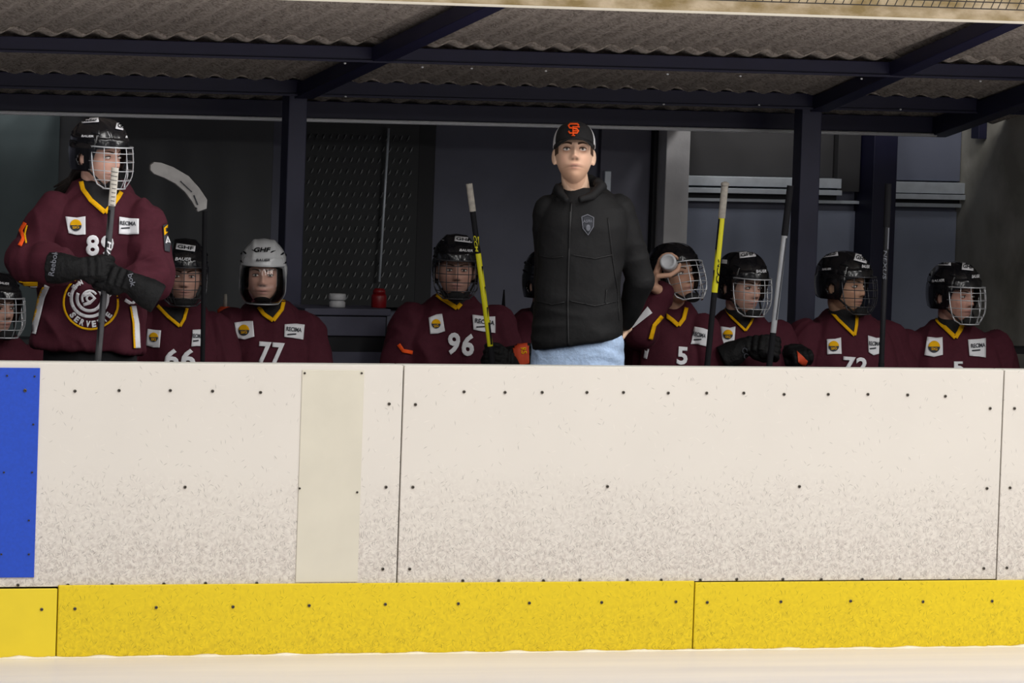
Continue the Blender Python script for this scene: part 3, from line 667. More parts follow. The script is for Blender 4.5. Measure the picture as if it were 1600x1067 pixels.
# ---- hand closed round a bar
def hand(mb, G, d, n, side, R=.014, fat=1.0, spread=1.0):
    """G centre of the grip, d from wrist to knuckles, n out of the back of the hand; the grip axis is d x n"""
    d = d.normalized(); n = (n-d*n.dot(d)).normalized(); t = d.cross(n)
    def C(a, off, r): a = math.radians(a); return G+(d*math.cos(a)+n*math.sin(a))*r+t*off
    for i, (ln, rad) in enumerate(((.92, .0088), (1.0, .0092), (.96, .0088), (.78, .0078))):
        off = side*(.031-.0205*i)*spread*(1+.25*(fat-1)); r = rad*fat; rc = R+r
        an = [128, 95, 58, 20, -18, -58, -58-70*ln] if R < .025 else [128, 105, 80, 55, 30, 5, 5-38*ln]
        pts = [C(a, off*(1-.02*k), rc) for k, a in enumerate(an)]
        mb.tube([pts[0]-d*.02]+pts, [r*1.05, r*1.1, r*1.12, r*1.0, r*1.04, r*.95, r*.92, r*.72], 10); mb.ball(pts[-1], (r*.74,)*3, nu=10, nv=8)
    rc = R+.0125*fat; k = C(122, 0, rc); W0 = k-d*.088
    for q in np.linspace(-1, 1, 5):
        mb.cap(k+t*q*.031*(1+.2*(fat-1)), W0+t*q*.02, .0125*fat, .0145*fat, 12)
    th = [W0+d*.02+t*side*.022, W0+d*.045+t*side*.042-n*.012, C(205, side*.038, rc+.004), C(250, side*.030, rc), C(285, side*.022, rc-.001)]
    mb.tube(th, [.015*fat, .0135*fat, .0115*fat, .0105*fat, .008*fat], 10); mb.ball(th[-1], (.008*fat,)*3, nu=10, nv=8)
    return W0
M['clear'] = mat('clear_shield', (1, 1, 1, 1), .05)
_n = M['clear'].node_tree; _t = _n.nodes.new('ShaderNodeBsdfTransparent'); _g = _n.nodes.new('ShaderNodeBsdfGlossy'); _x = _n.nodes.new('ShaderNodeMixShader'); _f = _n.nodes.new('ShaderNodeFresnel'); _f.inputs[0].default_value = 1.45
_g.inputs['Roughness'].default_value = .06; _n.links.new(_f.outputs[0], _x.inputs[0]); _n.links.new(_t.outputs[0], _x.inputs[1]); _n.links.new(_g.outputs[0], _x.inputs[2]); _n.links.new(_x.outputs[0], _n.nodes['Material Output'].inputs[0])

SKIN = (.74, .46, .36)
def glove(parent, G, d, n, side, cuff_dir, R=.014, L=.13, rc=.062):
    """padded hockey glove closed round a stick, with a flared cuff"""
    mb = MB(); W0 = hand(mb, G, d, n, side, R, 1.65, 1.25); d = d.normalized(); n = (n-d*n.dot(d)).normalized(); t = d.cross(n)
    for k in range(3):                                           # padded rolls over the back of the hand
        c = W0+d*(.012+.030*k)+n*.016; mb.tube([c-t*.040, c, c+t*.040], [.013, .017, .013], 10)
    e = cuff_dir.normalized(); mb.tube([W0+d*.015, W0-d*.005, W0+e*.04, W0+e*L*.6, W0+e*L], [(.036, .042), (.036, .044), (.046, .054), (.052, rc), (.052, rc*1.02)], 20, up=n)
    me = remesh(mb, .0042, 2); folds(me, .0018, 5, (30, 30, 30)); bv = bvh_of(me); o = link('glove', me, M['glove'], parent, smooth=True)
    return o, bv, W0+e*L
def player(name_label, head, yaw, y, neck_guard=True, pitch=0, roll=0, torso=None, tyaw=None, stand=False, sw=.21, helm='hblack', cage='wire', shield=False, skin=SKIN, look=(0, 0), seed=1, arms=None, gloved=False, fold=.010, lift=0, hand_fn=None, sleeve_r=(.085, .078, .066), jersey_fn=None, vox=.0045, jm='maroon', hw=.072):
    """head: picture place of the head centre at eye height; y: how deep in the box"""
    Hc = PX(head[0], head[1], y); H = Fr(Hc, yaw, pitch, roll); tyaw = yaw*.4 if tyaw is None else tyaw
    tx = torso if torso else head[0]; e = Hc.z; base = CP(tx, head[1]+70, Hc, -.05); T = Fr((base.x, base.y, 0), tyaw)
    hip = FL+.52 if not stand else FL+.98
    root = empty('person', (T.O.x, T.O.y, FL), name_label, 'person'); 
    # body, one skin
    mb = MB(); head_mesh(mb, H, w=hw, jaw=.30)
    nk = T.p(0, -.01, e-.20); mb.cap(H.p(0, -.03, -.07), nk, .052, .058, 20)
    loft(mb, T, [(hip-.12, 0, 0, .14, .10), (hip+.02, 0, 0, .155, .11), (hip+.2, 0, 0, .13, .095), (e-.42, 0, 0, .15, .10), (e-.29, 0, -.01, .16, .095), (e-.24, 0, -.01, .12, .07), (e-.21, 0, -.01, .06, .06)], 24)
    if arms is None:
        arms = {sd: [T.p(sd*(sw-.035), -.01, e-.24), T.p(sd*(sw+.045), .06, e-.52), T.p(sd*.13, .30, e-.60)] for sd in (-1, 1)}
    for sd, (a, b, c) in arms.items(): mb.cap(a, b, .045, .038, 14); mb.cap(b, c, .038, .027, 14)
    legs = {}
    for sd in (-1, 1):
        if stand: legs[sd] = [T.p(sd*.09, 0, hip-.06), T.p(sd*.11, .03, FL+.52), T.p(sd*.12, -.01, FL+.12)]
        else: legs[sd] = [T.p(sd*.09, 0, hip-.02), T.p(sd*.14, .42, FL+.50), T.p(sd*.15, .40, FL+.12)]
        a, b, c = legs[sd]; mb.cap(a, b, .075, .05, 14); mb.cap(b, c, .05, .036, 14)
    if hand_fn: hand_fn(mb)
    else:
        for sd in (-1, 1): a, b, c = arms[sd]; dd = (c-b).normalized(); mb.cap(c, c+dd*(.07 if not gloved else .02), .028, .03 if not gloved else .028, 12)
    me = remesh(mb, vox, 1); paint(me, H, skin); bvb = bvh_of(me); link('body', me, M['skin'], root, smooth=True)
    eyes(H, root, look); brows(H, root, bvb)
    # neck guard, jersey, trousers, socks, skates
    mb = MB(); mb.tube([H.p(0, -.02, -.088) if neck_guard else T.p(0, 0, e-.20), T.p(0, 0, e-(.165 if neck_guard else .21)), T.p(0, -.005, e-.22)], [.059, .066, .075], 22); obj('neck_guard', mb, M['neckg'], root, smooth=True)
    jb = MB()
    if jersey_fn: jersey_fn(jb, T, e, H)
    else:
        loft(jb, T, [(hip-.06, 0, .02, .20, .17), (hip+.12, 0, .02, .20, .165), (e-.45, 0, .01, sw, .165), (e-.33, 0, 0, sw+.008, .155), (e-.245, 0, -.01, sw-.01, .13), (e-.185, 0, -.02, sw-.06, .115), (e-.15, 0, -.03, .112, .10), (e-.118, 0, -.035, .082, .085)], 32)
    r0, r1, r2 = sleeve_r
    for sd, (a, b, c) in arms.items(): jb.cap(a, b, r0, r1, 18); jb.cap(b, c, r1, r2, 18)
    jm_ = remesh(jb, .0075, 5); folds(jm_, fold, seed); bj = bvh_of(jm_); J = link('jersey', jm_, M[jm], root, smooth=True)
    pb = MB()
    loft(pb, T, [(hip-.16, 0, .0, .17, .13), (hip-.02, 0, 0, .185, .145), (hip+.06, 0, 0, .18, .14)], 24)
    for sd in (-1, 1):
        a, b, c = legs[sd]; pb.cap(a, a+(b-a)*.9, .10, .088, 16); sb = MB(); sb.cap(a+(b-a)*.85, b, .068, .062, 16); sb.cap(b, c, .062, .05, 16)
        obj('sock', sb, M['maroon'], root, smooth=True); kb = MB()
        kb.cap(c+ZV*.03, c-ZV*.03, .052, .055, 14); kb.cap(c-ZV*.03, c-ZV*.035+T.f*.13, .048, .035, 14); kb.box((-.003, -.08, -.12), (.003, .17, -.075), 0, Matrix.Translation(c) @ T.R().to_4x4())
        kb.box((-.018, -.06, -.085), (.018, .15, -.06), 0, Matrix.Translation(c) @ T.R().to_4x4()); obj('skate', kb, M['hblack'], root, smooth=True)
    link('hockey_pants', remesh(pb, .012, 3), M['pants'], root, smooth=True)
    hm, bh = helmet(H, root, helm, cage, shield)
    return dict(root=root, H=H, T=T, J=J, bj=bj, helmet=hm, bh=bh, arms=arms, e=e, Hc=Hc, bvb=bvb)
def sponsor(P, x, y, w=24, h=24, rot=0, kind='sun'):
    j = lambda: random.uniform(-.09, .09)
    b = print_on('sponsor_patch', place2d(([(-.5+j(), -.5+j()), (0, -.5+j()), (.5+j(), -.5+j()), (.5+j(), .5+j()), (.08, .5+j()), (-.5+j(), .5+j())], [(0, 1, 2, 3, 4, 5)]), x, y, w, h, rot), P['bj'], 'white', P['J'], .004, 4)
    if kind == 'sun':
        print_on('patch_emblem', arc2(x-.5, y, 0, min(w, h)*.34, 180, 360, 14), P['bj'], 'yellow', P['J'], .0062, 3, .0006)
        print_on('patch_emblem', arc2(x-.5, y, 0, min(w, h)*.34, 0, 180, 14), P['bj'], 'greyd', P['J'], .0062, 3, .0006)
        print_on('patch_lettering', place2d(text2d('SIG', .02), x-.5, y+3.5, w*.36, 4.2, rot), P['bj'], 'yellow', P['J'], .0075, 2, .0004)
    else:
        print_on('patch_lettering', place2d(text2d('RECIMA', .02), x, y-3, w*.84, 6.5, rot), P['bj'], 'greyd', P['J'], .0062, 2, .0006)
        print_on('patch_lettering', ribbon2([(x-w*.36, y+5), (x+w*.12, y+4)], 2), P['bj'], 'greyd', P['J'], .0062, 3, .0006)
def vneck(P, pts, w=6, fill=None):
    if fill: print_on('neckline', quad(fill), P['bj'], 'neckg', P['J'], .003, 5)
    for q in (pts if isinstance(pts[0][0], (tuple, list)) else [pts]): print_on('collar_trim', ribbon2(q, w), P['bj'], 'yellow', P['J'], .0055, 4, .003)
def number(P, word, x, y, w, h, rot=0, m='white'):
    print_on('shirt_number', place2d(text2d(word, .035, 0, 1.14), x, y, w, h, rot), P['bj'], m, P['J'], .0045, 4)
def stick(label, top, bot, y, segs, wd=.0135, th=.0095, blade='floor', y2=None, r_extra=0):
    """segs: (from, to, material, part name, fatness) along the visible run"""
    a, b = PX(top[0], top[1], y), PX(bot[0], bot[1], y if y2 is None else y2); d = b-a; t = empty('hockey_stick', tuple(b), label, 'hockey stick')
    L = d.length; dn = d.normalized(); side = RI
    for s0, s1, m, nm, k in segs:
        p0, p1 = a+d*s0, a+d*s1; mb = MB(); n = 2; pts = [p0+(p1-p0)*i/n for i in range(n+1)]; mb.tube(pts, [(wd*k, th*k)]*(n+1), 12, up=side); obj(nm, mb, M[m], t, bevel=.001)
    p = a+d*segs[-1][1]
    if blade == 'floor':
        e_ = p+dn*max(0, (p.z-FL-.06)/max(.2, -dn.z)); mb = MB(); mb.tube([p, e_], [(wd, th)]*2, 12, up=side); obj('lower_shaft', mb, M['ink'], t)
        mb = MB(); mb.tube([e_, e_+RI*.05-ZV*.02, e_+RI*.16-ZV*.03, e_+RI*.27-ZV*.028], [(.016, .012), (.03, .008), (.034, .005), (.02, .004)], 12, up=ZV); obj('blade', mb, M['white'], t, smooth=True)
    return t, a, d
def stick_print(t, word, cx, cy, w, h, rot, m, bv, nm='lettering'): return print_on(nm, place2d(text2d(word, .03, .15), cx, cy, w, h, rot), bv, m, t, .002, 4, .0004)
def bv_obj(*os):
    V = []; P = []
    for o in os:
        k = len(V); w = Vector(o['_o']); V += [tuple(v.co+w) for v in o.data.vertices]; P += [tuple(i+k for i in p.vertices) for p in o.data.polygons]
    return BVHTree.FromPolygons(V, P)
M['tape'] = mat('white_tape', srgb(214, 208, 196), .9, noise_amt=.15, nscale=60)
M['shaftg'] = mat('grey_shaft', srgb(84, 84, 86), .35, .3, noise_amt=.2, nscale=20)
M['shafty'] = mat('yellow_shaft', srgb(214, 206, 30), .35)
M['cagelab'] = mat('pale_blue_label', srgb(150, 195, 225), .5)
M['orangec'] = mat('orange_cloth', srgb(205, 70, 30), .7)
M['bottle'] = mat('frosted_bottle', srgb(196, 198, 202), .45, noise_amt=.08, nscale=60)
M['bottlew'] = mat('white_plastic', srgb(205, 206, 208), .4)
M['red'] = mat('red_plastic', srgb(130, 14, 22), .4)
M['teal'] = mat('dark_teal_plastic', srgb(30, 58, 62), .4)
M['bladeg'] = mat('worn_grey_blade_tape', srgb(176, 174, 172), .9, noise_amt=.3, nscale=14)
M['tapeg'] = mat('dirty_white_tape', srgb(178, 172, 162), .9, noise_amt=.3, nscale=40)
M['silver'] = mat('silver_shaft', srgb(176, 178, 182), .35, .2, noise_amt=.15, nscale=30)
M['shaftk'] = mat('black_shaft', srgb(26, 26, 30), .3)
# ---------------------------------------------------------------- the standing player with number 89
Y = .46
def pt(px, py, n, O): return CP(px, py, O, n)
O89 = PX(150, 350, Y)
arms = {-1: [pt(88, 330, -.02, O89), pt(45, 410, .02, O89), pt(92, 416, .17, O89)], 1: [pt(222, 345, -.02, O89), pt(238, 432, .04, O89), pt(208, 448, .15, O89)]}
def jf(jb, T, e, H):
    z = lambda py: CP(140, py, O89).z
    s = lambda px, py=400: (CP(px, py, O89)-T.O).dot(RI)
    loft(jb, T, [(z(546), s(136, 546), 0, .222, .16, -.04), (z(500), s(139, 500), 0, .215, .16, -.02), (z(430), s(144, 430), 0, .205, .155), (z(370), s(150, 370), 0, .205, .15), (z(325), s(155, 325), -.01, .20, .13), (z(300), s(157, 300), -.02, .14, .11), (z(285), s(157, 285), -.025, .085, .09)], 36)
P = player('person standing in maroon number 89 jersey and caged helmet, both gloves on an upright stick', (156, 244), 48, Y, pitch=-2, torso=148, tyaw=8, stand=True, arms=arms, jersey_fn=jf, seed=3, gloved=True, fold=.016, look=(.5, 0), cage='wire', sleeve_r=(.080, .088, .068), vox=.004)
J, bj = P['J'], P['bj']
vneck(P, [[(127, 284), (130, 296), (142, 313), (164, 332)], [(164, 332), (178, 318), (189, 300)]], 7, [(128, 284), (131, 297), (143, 313), (164, 331), (178, 317), (189, 297), (180, 286), (150, 282)])
sponsor(P, 119, 352, 29, 27, -6, 'sun'); sponsor(P, 200, 352, 31, 26, 3, 'text')
number(P, '89', 156, 384, 43, 33, 1)
cx, cy, r = 142, 472, 44
print_on('crest_ring', arc2(cx, cy, r-3.2, r, 0, 360, 48), bj, 'yellow', J, .005, 5)
for r0, r1, a0, a1 in ((26, 31, -60, 240), (17, 22, -75, 205), (10, 13.5, 150, 330), (3, 6.5, 90, 330), (0, 0, 0, 0)):
    if r1: print_on('crest_emblem', arc2(cx-2, cy-6, r0, r1, a0, a1, 30), bj, 'white', J, .005, 4)
print_on('crest_emblem', ribbon2([(130, 462), (140, 458), (148, 466), (140, 473), (130, 476)], 5), bj, 'white', J, .006, 4)
word = 'SERVETTE'
for i, ch in enumerate(word):
    a = math.radians(152-124*(i+.5)/8); rr = r-9.5; print_on('crest_lettering', place2d(text2d(ch, .05), cx+rr*math.cos(a), cy+rr*math.sin(a), 6.8, 10, math.degrees(a)-90), bj, 'white', J, .0055, 3)
for ch, q in (('G', 200), ('E', 222), ('N', 242), ('V', 298), ('E', 318), ('R', 340)):
    a = math.radians(q); rr = r-9.5; print_on('crest_lettering', place2d(text2d(ch, .05), cx+rr*math.cos(a), cy+rr*math.sin(a), 6, 8, q+90), bj, 'white', J, .0055, 3)
for pts, w, m in (([(74, 446), (66, 465), (60, 490), (52, 521)], 9, 'white'), ([(68, 448), (61, 466), (56, 490), (49, 519)], 3, 'yellow'), ([(208, 474), (213, 505), (215, 544)], 8, 'white'), ([(203, 475), (208, 505), (210, 544)], 3, 'yellow')):
    print_on('side_stripe', ribbon2(pts, w), bj, m, J, .005, 4)
print_on('cuff_stripe', ribbon2([(23, 440), (36, 443), (59, 443)], 6), bj, 'yellow', J, .005, 4)
print_on('cuff_stripe', ribbon2([(24, 446), (37, 449), (58, 449)], 4), bj, 'white', J, .005, 4)
print_on('cuff_stripe', ribbon2([(196, 468), (206, 474), (213, 468)], 5), bj, 'white', J, .005, 4)
print_on('sleeve_patch', quad([(254, 352), (262, 349), (267, 372), (265, 394), (257, 392)]), bj, 'greyd', J, .004, 3)
print_on('sleeve_patch', quad([(255, 356), (262, 350), (262, 362), (256, 368)]), bj, 'yellow', J, .006, 3)
print_on('sleeve_patch', ribbon2([(259, 380), (261, 370), (265, 380), (259, 376)], 2.5), bj, 'white', J, .006, 3)
print_on('sleeve_emblem', ribbon2([(40, 348), (33, 360), (37, 372), (31, 384)], 6), bj, 'orange', J, .005, 3)
print_on('sleeve_emblem', ribbon2([(43, 352), (39, 366), (41, 380)], 2.5), bj, 'yellow', J, .006, 3)
helm_prints(P['helmet'], P['bh'], [('sticker', 141, 188.5, 26, 7, -4, 'Fiedler'), ('sticker', 193, 198, 24, 12, 12, 'GHF'), ('white', 137, 213, 19, 3.4, 2, 'BAUER'), ('white', 203, 214.5, 15, 3.4, 4, 'BAUER')])
# ear-side label on the cage and the hair
mb = MB()
for k in range(26):
    a = random.uniform(-.035, .035); b = random.uniform(-.012, .02); H = P['H']
    p0 = H.p(a*.8, -.085+b, -.05); p1 = CP(118+a*250, 280+b*200, P['Hc'], -.12); p2 = CP(98+a*420, 300+random.uniform(-8, 10), P['Hc'], -.11)
    mb.tube([p0, p0*.5+p1*.5+ZV*.01, p1, p2], [.009, .012, .011, .003], 7)
obj('hair', mb, M['hair'], P['root'], smooth=True)
print_on('cage_label', place2d(([(-.5, -.5), (.5, -.5), (.5, .5), (-.5, .5)], [(0, 1, 2, 3)]), 154.5, 237, 7, 14, 4), bv_obj(*[c for c in P['helmet'].children if c.name.startswith('cage')]), 'cagelab', P['helmet'], .001, 2, .0012) if 'cagelab' in M else None
# stick and gloves
st, sa, sd_ = stick('grey hockey stick with white taped butt held upright by the standing player 89', (180, 262), (152.5, 568), .18, [(0, .195, 'tape', 'grip_tape', 1.12), (.19, 1.0, 'shaftg', 'shaft', 1)])
bs = bv_obj(*st.children)
stick_print(st, 'VH', 170.5, 390, 26, 7.5, -84.5, 'white', bs)
print_on('dark_face', ribbon2([(171, 328), (163, 400), (151, 545)], 4), bs, 'ink', st, .0016, 4, .0004)
for k in range(9): print_on('tape_edge', ribbon2([(175.5-k*.7-1.5, 268+k*6.4), (186-k*.7-2, 269.5+k*6.4)], .8), bs, 'greyd', st, .0012, 4, .0003)
ax = -sd_.normalized(); dr = RI
def on_stick(py):
    k = (py-262)/(568-262); return sa+sd_*k
g1, b1, w1 = glove(P['root'], on_stick(422), (RI-CN*.15+ZV*.05), (CN+ZV*.35), 1, (-RI+CN*-.25+ZV*-.02))
g2, b2, w2 = glove(P['root'], on_stick(434), (-RI-CN*.15+ZV*.25), (CN+ZV*.45), -1, (RI-CN*.1-ZV*.55))
print_on('glove_lettering', place2d(text2d('Reebok', .02), 83, 411, 40, 9, -80), b1, 'grey', g1, .003, 3, .0006)
print_on('glove_lettering', place2d(text2d('bok', .02), 206, 438, 20, 8.5, 75), b2, 'grey', g2, .003, 3, .0006)
# ---------------------------------------------------------------- the standing coach
def coach():
    Yc = .62; Hc = PX(897, 240, Yc); H = Fr(Hc, 1, 14, -1); H.k = 1.07; e = Hc.z; root = empty('person', (Hc.x, Hc.y, FL), 'person standing in black hooded jacket, light blue jeans and black and white cap, arms behind', 'person')
    b = CP(905, 420, Hc, -.06); T = Fr((b.x, b.y, 0), -6); O = b
    s = lambda px, py=420: (CP(px, py, O)-T.O).dot(RI); z = lambda py: CP(905, py, O).z
    sh = {-1: [CP(858, 328, O, -.02), CP(856, 440, O, -.08), CP(895, 508, O, -.20)], 1: [CP(966, 330, O, -.02), CP(1001, 436, O, -.08), CP(977, 503, O, -.19)]}
    hip = z(560); mb = MB(); head_mesh(mb, H, w=.0725, jaw=.30, chin=2.9, amp=1.45); mb.cap(H.p(0, -.03, -.06), T.p(s(899), -.01, e-.22), .054, .062, 22)
    loft(mb, T, [(hip-.10, 0, 0, .15, .11), (hip+.1, 0, 0, .15, .10), (z(450), 0, 0, .155, .10), (z(360), 0, 0, .17, .11), (z(325), 0, -.01, .17, .09), (z(310), 0, -.01, .12, .07)], 24)
    for sd, (a, c, d) in sh.items(): mb.cap(a, c, .048, .042, 14); mb.cap(c, d, .040, .028, 14)
    G = CP(946, 526, O, -.20); W = hand(mb, G, (-RI*.75-ZV*.55), (-CN*.6+RI*.2-ZV*.3), 1, .014, .95); mb.cap(sh[1][2], W, .026, .022, 12)
    G2 = CP(915, 512, O, -.24); W2 = hand(mb, G2, (RI+ZV*.05), (-CN), -1, .016, .95); mb.cap(sh[-1][2], W2, .026, .022, 12)
    for sd in (-1, 1): a = T.p(sd*.09, 0, hip-.06); k = T.p(sd*.10, .02, FL+.50); f = T.p(sd*.11, 0, FL+.09); mb.cap(a, k, .08, .052, 14); mb.cap(k, f, .052, .038, 14)
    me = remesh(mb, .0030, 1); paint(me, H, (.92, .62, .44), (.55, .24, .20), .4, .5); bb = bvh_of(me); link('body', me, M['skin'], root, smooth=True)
    eyes(H, root, (0, .2)); brows(H, root, bb, 'brow', .0042)
    # short hair at the temples and nape
    hb = MB(); nu = 40; v = []
    for i in range(9):
        u = .052-.082*i/8
        for j in range(nu+1):
            az = math.radians(60+240*j/nu); rr = (1-min(1, abs(u/.118))**2.4)**.5; dd = abs(180-math.degrees(az)); lo = .006+.004*math.sin(j*1.7)
            uu = u if dd < 75 else max(u, -.012+.0*(dd-75)); v.append(H.p((.0755)*rr*math.sin(az), (.094 if math.cos(az) > 0 else .109)*rr*math.cos(az), uu))
    hb.add(v, [(i*(nu+1)+j, i*(nu+1)+j+1, (i+1)*(nu+1)+j+1, (i+1)*(nu+1)+j) for i in range(8) for j in range(nu)])
    o = obj('hair', hb, M['brow'], root, smooth=True); q = o.modifiers.new('s', 'SOLIDIFY'); q.thickness = .005
    # cap
    nu, nv = 96, 20; v = []; f = []; mi = []
    for i in range(nv+1):
        for j in range(nu):
            az = 2*math.pi*j/nu; ed = .026+.012*math.cos(az); cu = .03; t = i/nv; u = ed+(.128-ed)*math.cos(t*math.pi/2) if 0 else ed+(.126-ed)*math.sin((1-t)*math.pi/2)
            rr = (max(0, 1-((u-ed)/(.1262-ed))**2.6))**.5; pan = 1-.004*abs(math.sin(3*az+math.pi/2*0))
            v.append(H.p(.0835*rr*math.sin(az)*pan, (.101 if math.cos(az) > 0 else .112)*rr*math.cos(az), u))
    for i in range(nv):
        for j in range(nu):
            f.append((i*nu+j, i*nu+(j+1) % nu, (i+1)*nu+(j+1) % nu, (i+1)*nu+j)); d = abs((360*(j+.5)/nu+180) % 360-180); mi.append(0 if d < 62-14*(1-i/nv)*0 else 1)
    mb = MB(); mb.v = [tuple(p) for p in v]; mb.f = f; mb.mi = mi; cap = obj('cap', mb, [M['capb'], M['capw']], root, smooth=True); bc = bvh_of(cap.data); w = Vector(cap['_o'])
    q = cap.modifiers.new('s', 'SOLIDIFY'); q.thickness = .003; q.offset = -1
    bc = bv_obj(cap)
    v = []; n = 24
    for k in range(7):
        for j in range(n+1):
            a = math.radians(-62+124*j/n); t = k/6; s0 = .083*math.sin(a); f0 = .099*math.cos(a); ext = .070*t*(max(0, 1-(s0/.080)**2))**.55
            v.append(H.p(s0*(1+.02*t), f0+ext, .036-.030*(s0/.083)**2*(.35+.65*t)-.012*t*t+.002))
    mb = MB(); mb.add(v, [(k*(n+1)+j, k*(n+1)+j+1, (k+1)*(n+1)+j+1, (k+1)*(n+1)+j) for k in range(6) for j in range(n)]); br = obj('brim', mb, M['capb'], cap, smooth=True); q = br.modifiers.new('s', 'SOLIDIFY'); q.thickness = .004
    print_on('cap_logo', join2(ribbon2([(904, 196.5), (902, 193.8), (891, 193.6), (888.4, 196.4), (890, 199.8), (901, 201.4), (903.6, 204.6), (901.5, 208), (890.5, 208), (888.4, 205)], 2.7)), bc, 'orange', cap, .003, 2, .0012)
    print_on('cap_logo', join2(ribbon2([(905.6, 198.6), (895.2, 198.2), (895.6, 212)], 2.2), ribbon2([(895.4, 204.6), (901.5, 204.8)], 2.0), ribbon2([(893, 212), (898.6, 212)], 1.6)), bc, 'orange', cap, .0038, 2, .0012)
    mb = MB(); mb.ball(H.p(0, 0, .126), (.006, .006, .004), nu=10, nv=6); obj('cap_button', mb, M['capb'], cap, smooth=True)
    # jacket
    jb = MB(); hem = z(537)
    loft(jb, T, [(hem, s(905), 0, .188, .145, .17), (hem+.03, s(905), 0, .191, .148, .15), (z(495), s(905), 0, .186, .145, .08), (z(450), s(903), 0, .178, .14), (z(400), s(906), 0, .180, .14), (z(350), s(910), 0, .186, .135), (z(325), s(911), -.01, .175, .12), (z(306), s(907), -.02, .13, .105), (z(293), s(902), -.02, .088, .09)], 36)
    for sd, (a, c, d) in sh.items(): jb.cap(a, c, .068 if sd < 0 else .072, .060, 20); jb.cap(c, d, .062, .038, 18)
    jm = remesh(jb, .007, 5); folds(jm, .0045, 11, (5, 5, 7), .003); bj = bvh_of(jm); J = link('jacket', jm, M['jacket'], root, smooth=True)
    hb = MB(); ring = []; rr = []
    for j in range(25):
        a = math.radians(28+304*j/24); lift = .5-.5*math.cos(a); ring.append(T.p(s(900)+.082*math.sin(a)*(1+.15*lift), -.01+.085*math.cos(a)-.03*lift, e-.185+.045*lift+(.02 if math.sin(a) > 0 else 0)*lift)); rr.append((.024+.010*lift, .013+.006*lift) if 0 else .018+.012*lift)
    hb.tube(ring, rr, 14)
    for a in (40, 80, 130, 180, 230, 280, 320):
        a = math.radians(a); hb.ball(T.p(s(902)+.095*math.sin(a), -.03+.09*math.cos(a), e-.205), (.045, .04, .035), nu=14, nv=10)
    hb.ball(T.p(s(915), -.12, e-.22), (.115, .07, .085)); 
    hb.tube([CP(931, 283, O, .05), CP(941, 290, O, .06), CP(925, 306, O, .10), CP(905, 312, O, .13)], [.018, .02, .018, .012], 12); hb.tube([CP(872, 292, O, .05), CP(876, 302, O, .09), CP(886, 314, O, .125)], [.018, .017, .012], 12)
    hm = remesh(hb, .006, 4); folds(hm, .004, 4, (9, 9, 9), .003); link('hood', hm, M['jacket'], root, smooth=True)
    print_on('zip_flap', ribbon2([(893, 316), (890, 360), (888, 420), (887, 480), (888, 540)], 3), bj, 'jacketd', J, .003, 5, .002)
    for pts in ([(948, 452), (946, 474)], [(838, 398), (860, 403), (880, 401)], [(893, 398), (930, 404), (958, 398)], [(890, 470), (930, 478), (966, 470)], [(838, 470), (862, 476), (882, 472)], [(950, 340), (957, 400), (966, 460), (968, 500)]):
        print_on('seam', ribbon2(pts, 1.6), bj, 'jacketd', J, .002, 5, .001)
    bx, by = 918, 351; sh_ = [(bx-9, by-12), (bx, by-15.5), (bx+9.5, by-11), (bx+9, by+3), (bx+1, by+16), (bx-7, by+6)]
    print_on('badge', ribbon2(sh_+[sh_[0]], 1.6), bj, 'grey', J, .004, 3, .001); print_on('badge', quad([(bx-8, by-11), (bx, by-14), (bx+8, by-10), (bx+8, by+3), (bx+1, by+14), (bx-6, by+5)]), bj, 'greyd', J, .0025, 3, .0008)
    print_on('badge_lettering', place2d(text2d('ASFH', .03), bx, by-5, 14, 4.6), bj, 'grey', J, .005, 2, .0006); print_on('badge_emblem', arc2(bx+1, by+5, 0, 3.6, 0, 360, 16, 1.4), bj, 'grey', J, .0045, 2, .0006)
    # jeans, shoes
    pb = MB(); loft(pb, T, [(hip-.20, s(905), 0, .165, .12), (hip-.05, s(908), 0, .196, .125), (hip+.08, s(907), 0, .190, .12), (hip+.16, s(905), 0, .16, .11)], 30)
    for sd in (-1, 1): a = T.p(sd*.09, 0, hip-.10); k = T.p(sd*.10, .02, FL+.50); f = T.p(sd*.11, 0, FL+.06); pb.cap(a, k, .098, .07, 16); pb.cap(k, f, .07, .06, 16)
    pm = remesh(pb, .007, 3); folds(pm, .005, 9, (8, 8, 14), .003); link('jeans', pm, M['jeans'], root, smooth=True)
    for sd in (-1, 1): f = T.p(sd*.11, 0, FL+.045); mb = MB(); mb.cap(f, f+T.f*.15, .044, .036, 14); obj('shoe', mb, M['pad'], root, smooth=True)
coach()
# ---------------------------------------------------------------- the seated team
P = player('person with caged black helmet cut off by the left edge of the photo', (-8, 480), 40, 1.72, torso=-8, tyaw=10, seed=2)
print_on('sleeve_stripe', ribbon2([(30, 497), (42, 513)], 4), P['bj'], 'white', P['J'], .004, 4)
helm_prints(P['helmet'], P['bh'], [('white', 6, 443, 16, 3.6, 8, 'BAUER')])
P = player('person sitting in maroon number 66 jersey, black caged helmet, behind the upturned stick blade', (288, 429), 3, 1.74, torso=281, tyaw=2, sw=.185, seed=4, cage='wired', pitch=-3)
vneck(P, [[(247, 478), (262, 494), (281, 510)], [(281, 510), (288, 498), (292, 482)]], 5, [(249, 479), (263, 494), (281, 509), (291, 482)])
sponsor(P, 241, 527, 21, 27, 4, 'sun'); sponsor(P, 308, 528, 18, 28, 2, 'text'); number(P, '66', 281, 560, 48, 30)
helm_prints(P['helmet'], P['bh'], [('sticker', 290, 387, 30, 9, 8, 'GHF'), ('white', 286, 405, 25, 5, 2, 'BAUER')])
P = player('person sitting in maroon number 77 jersey, white helmet with clear face shield', (411, 429), 2, 1.74, torso=421, tyaw=2, sw=.19, seed=5, helm='hwhite', shield=True)
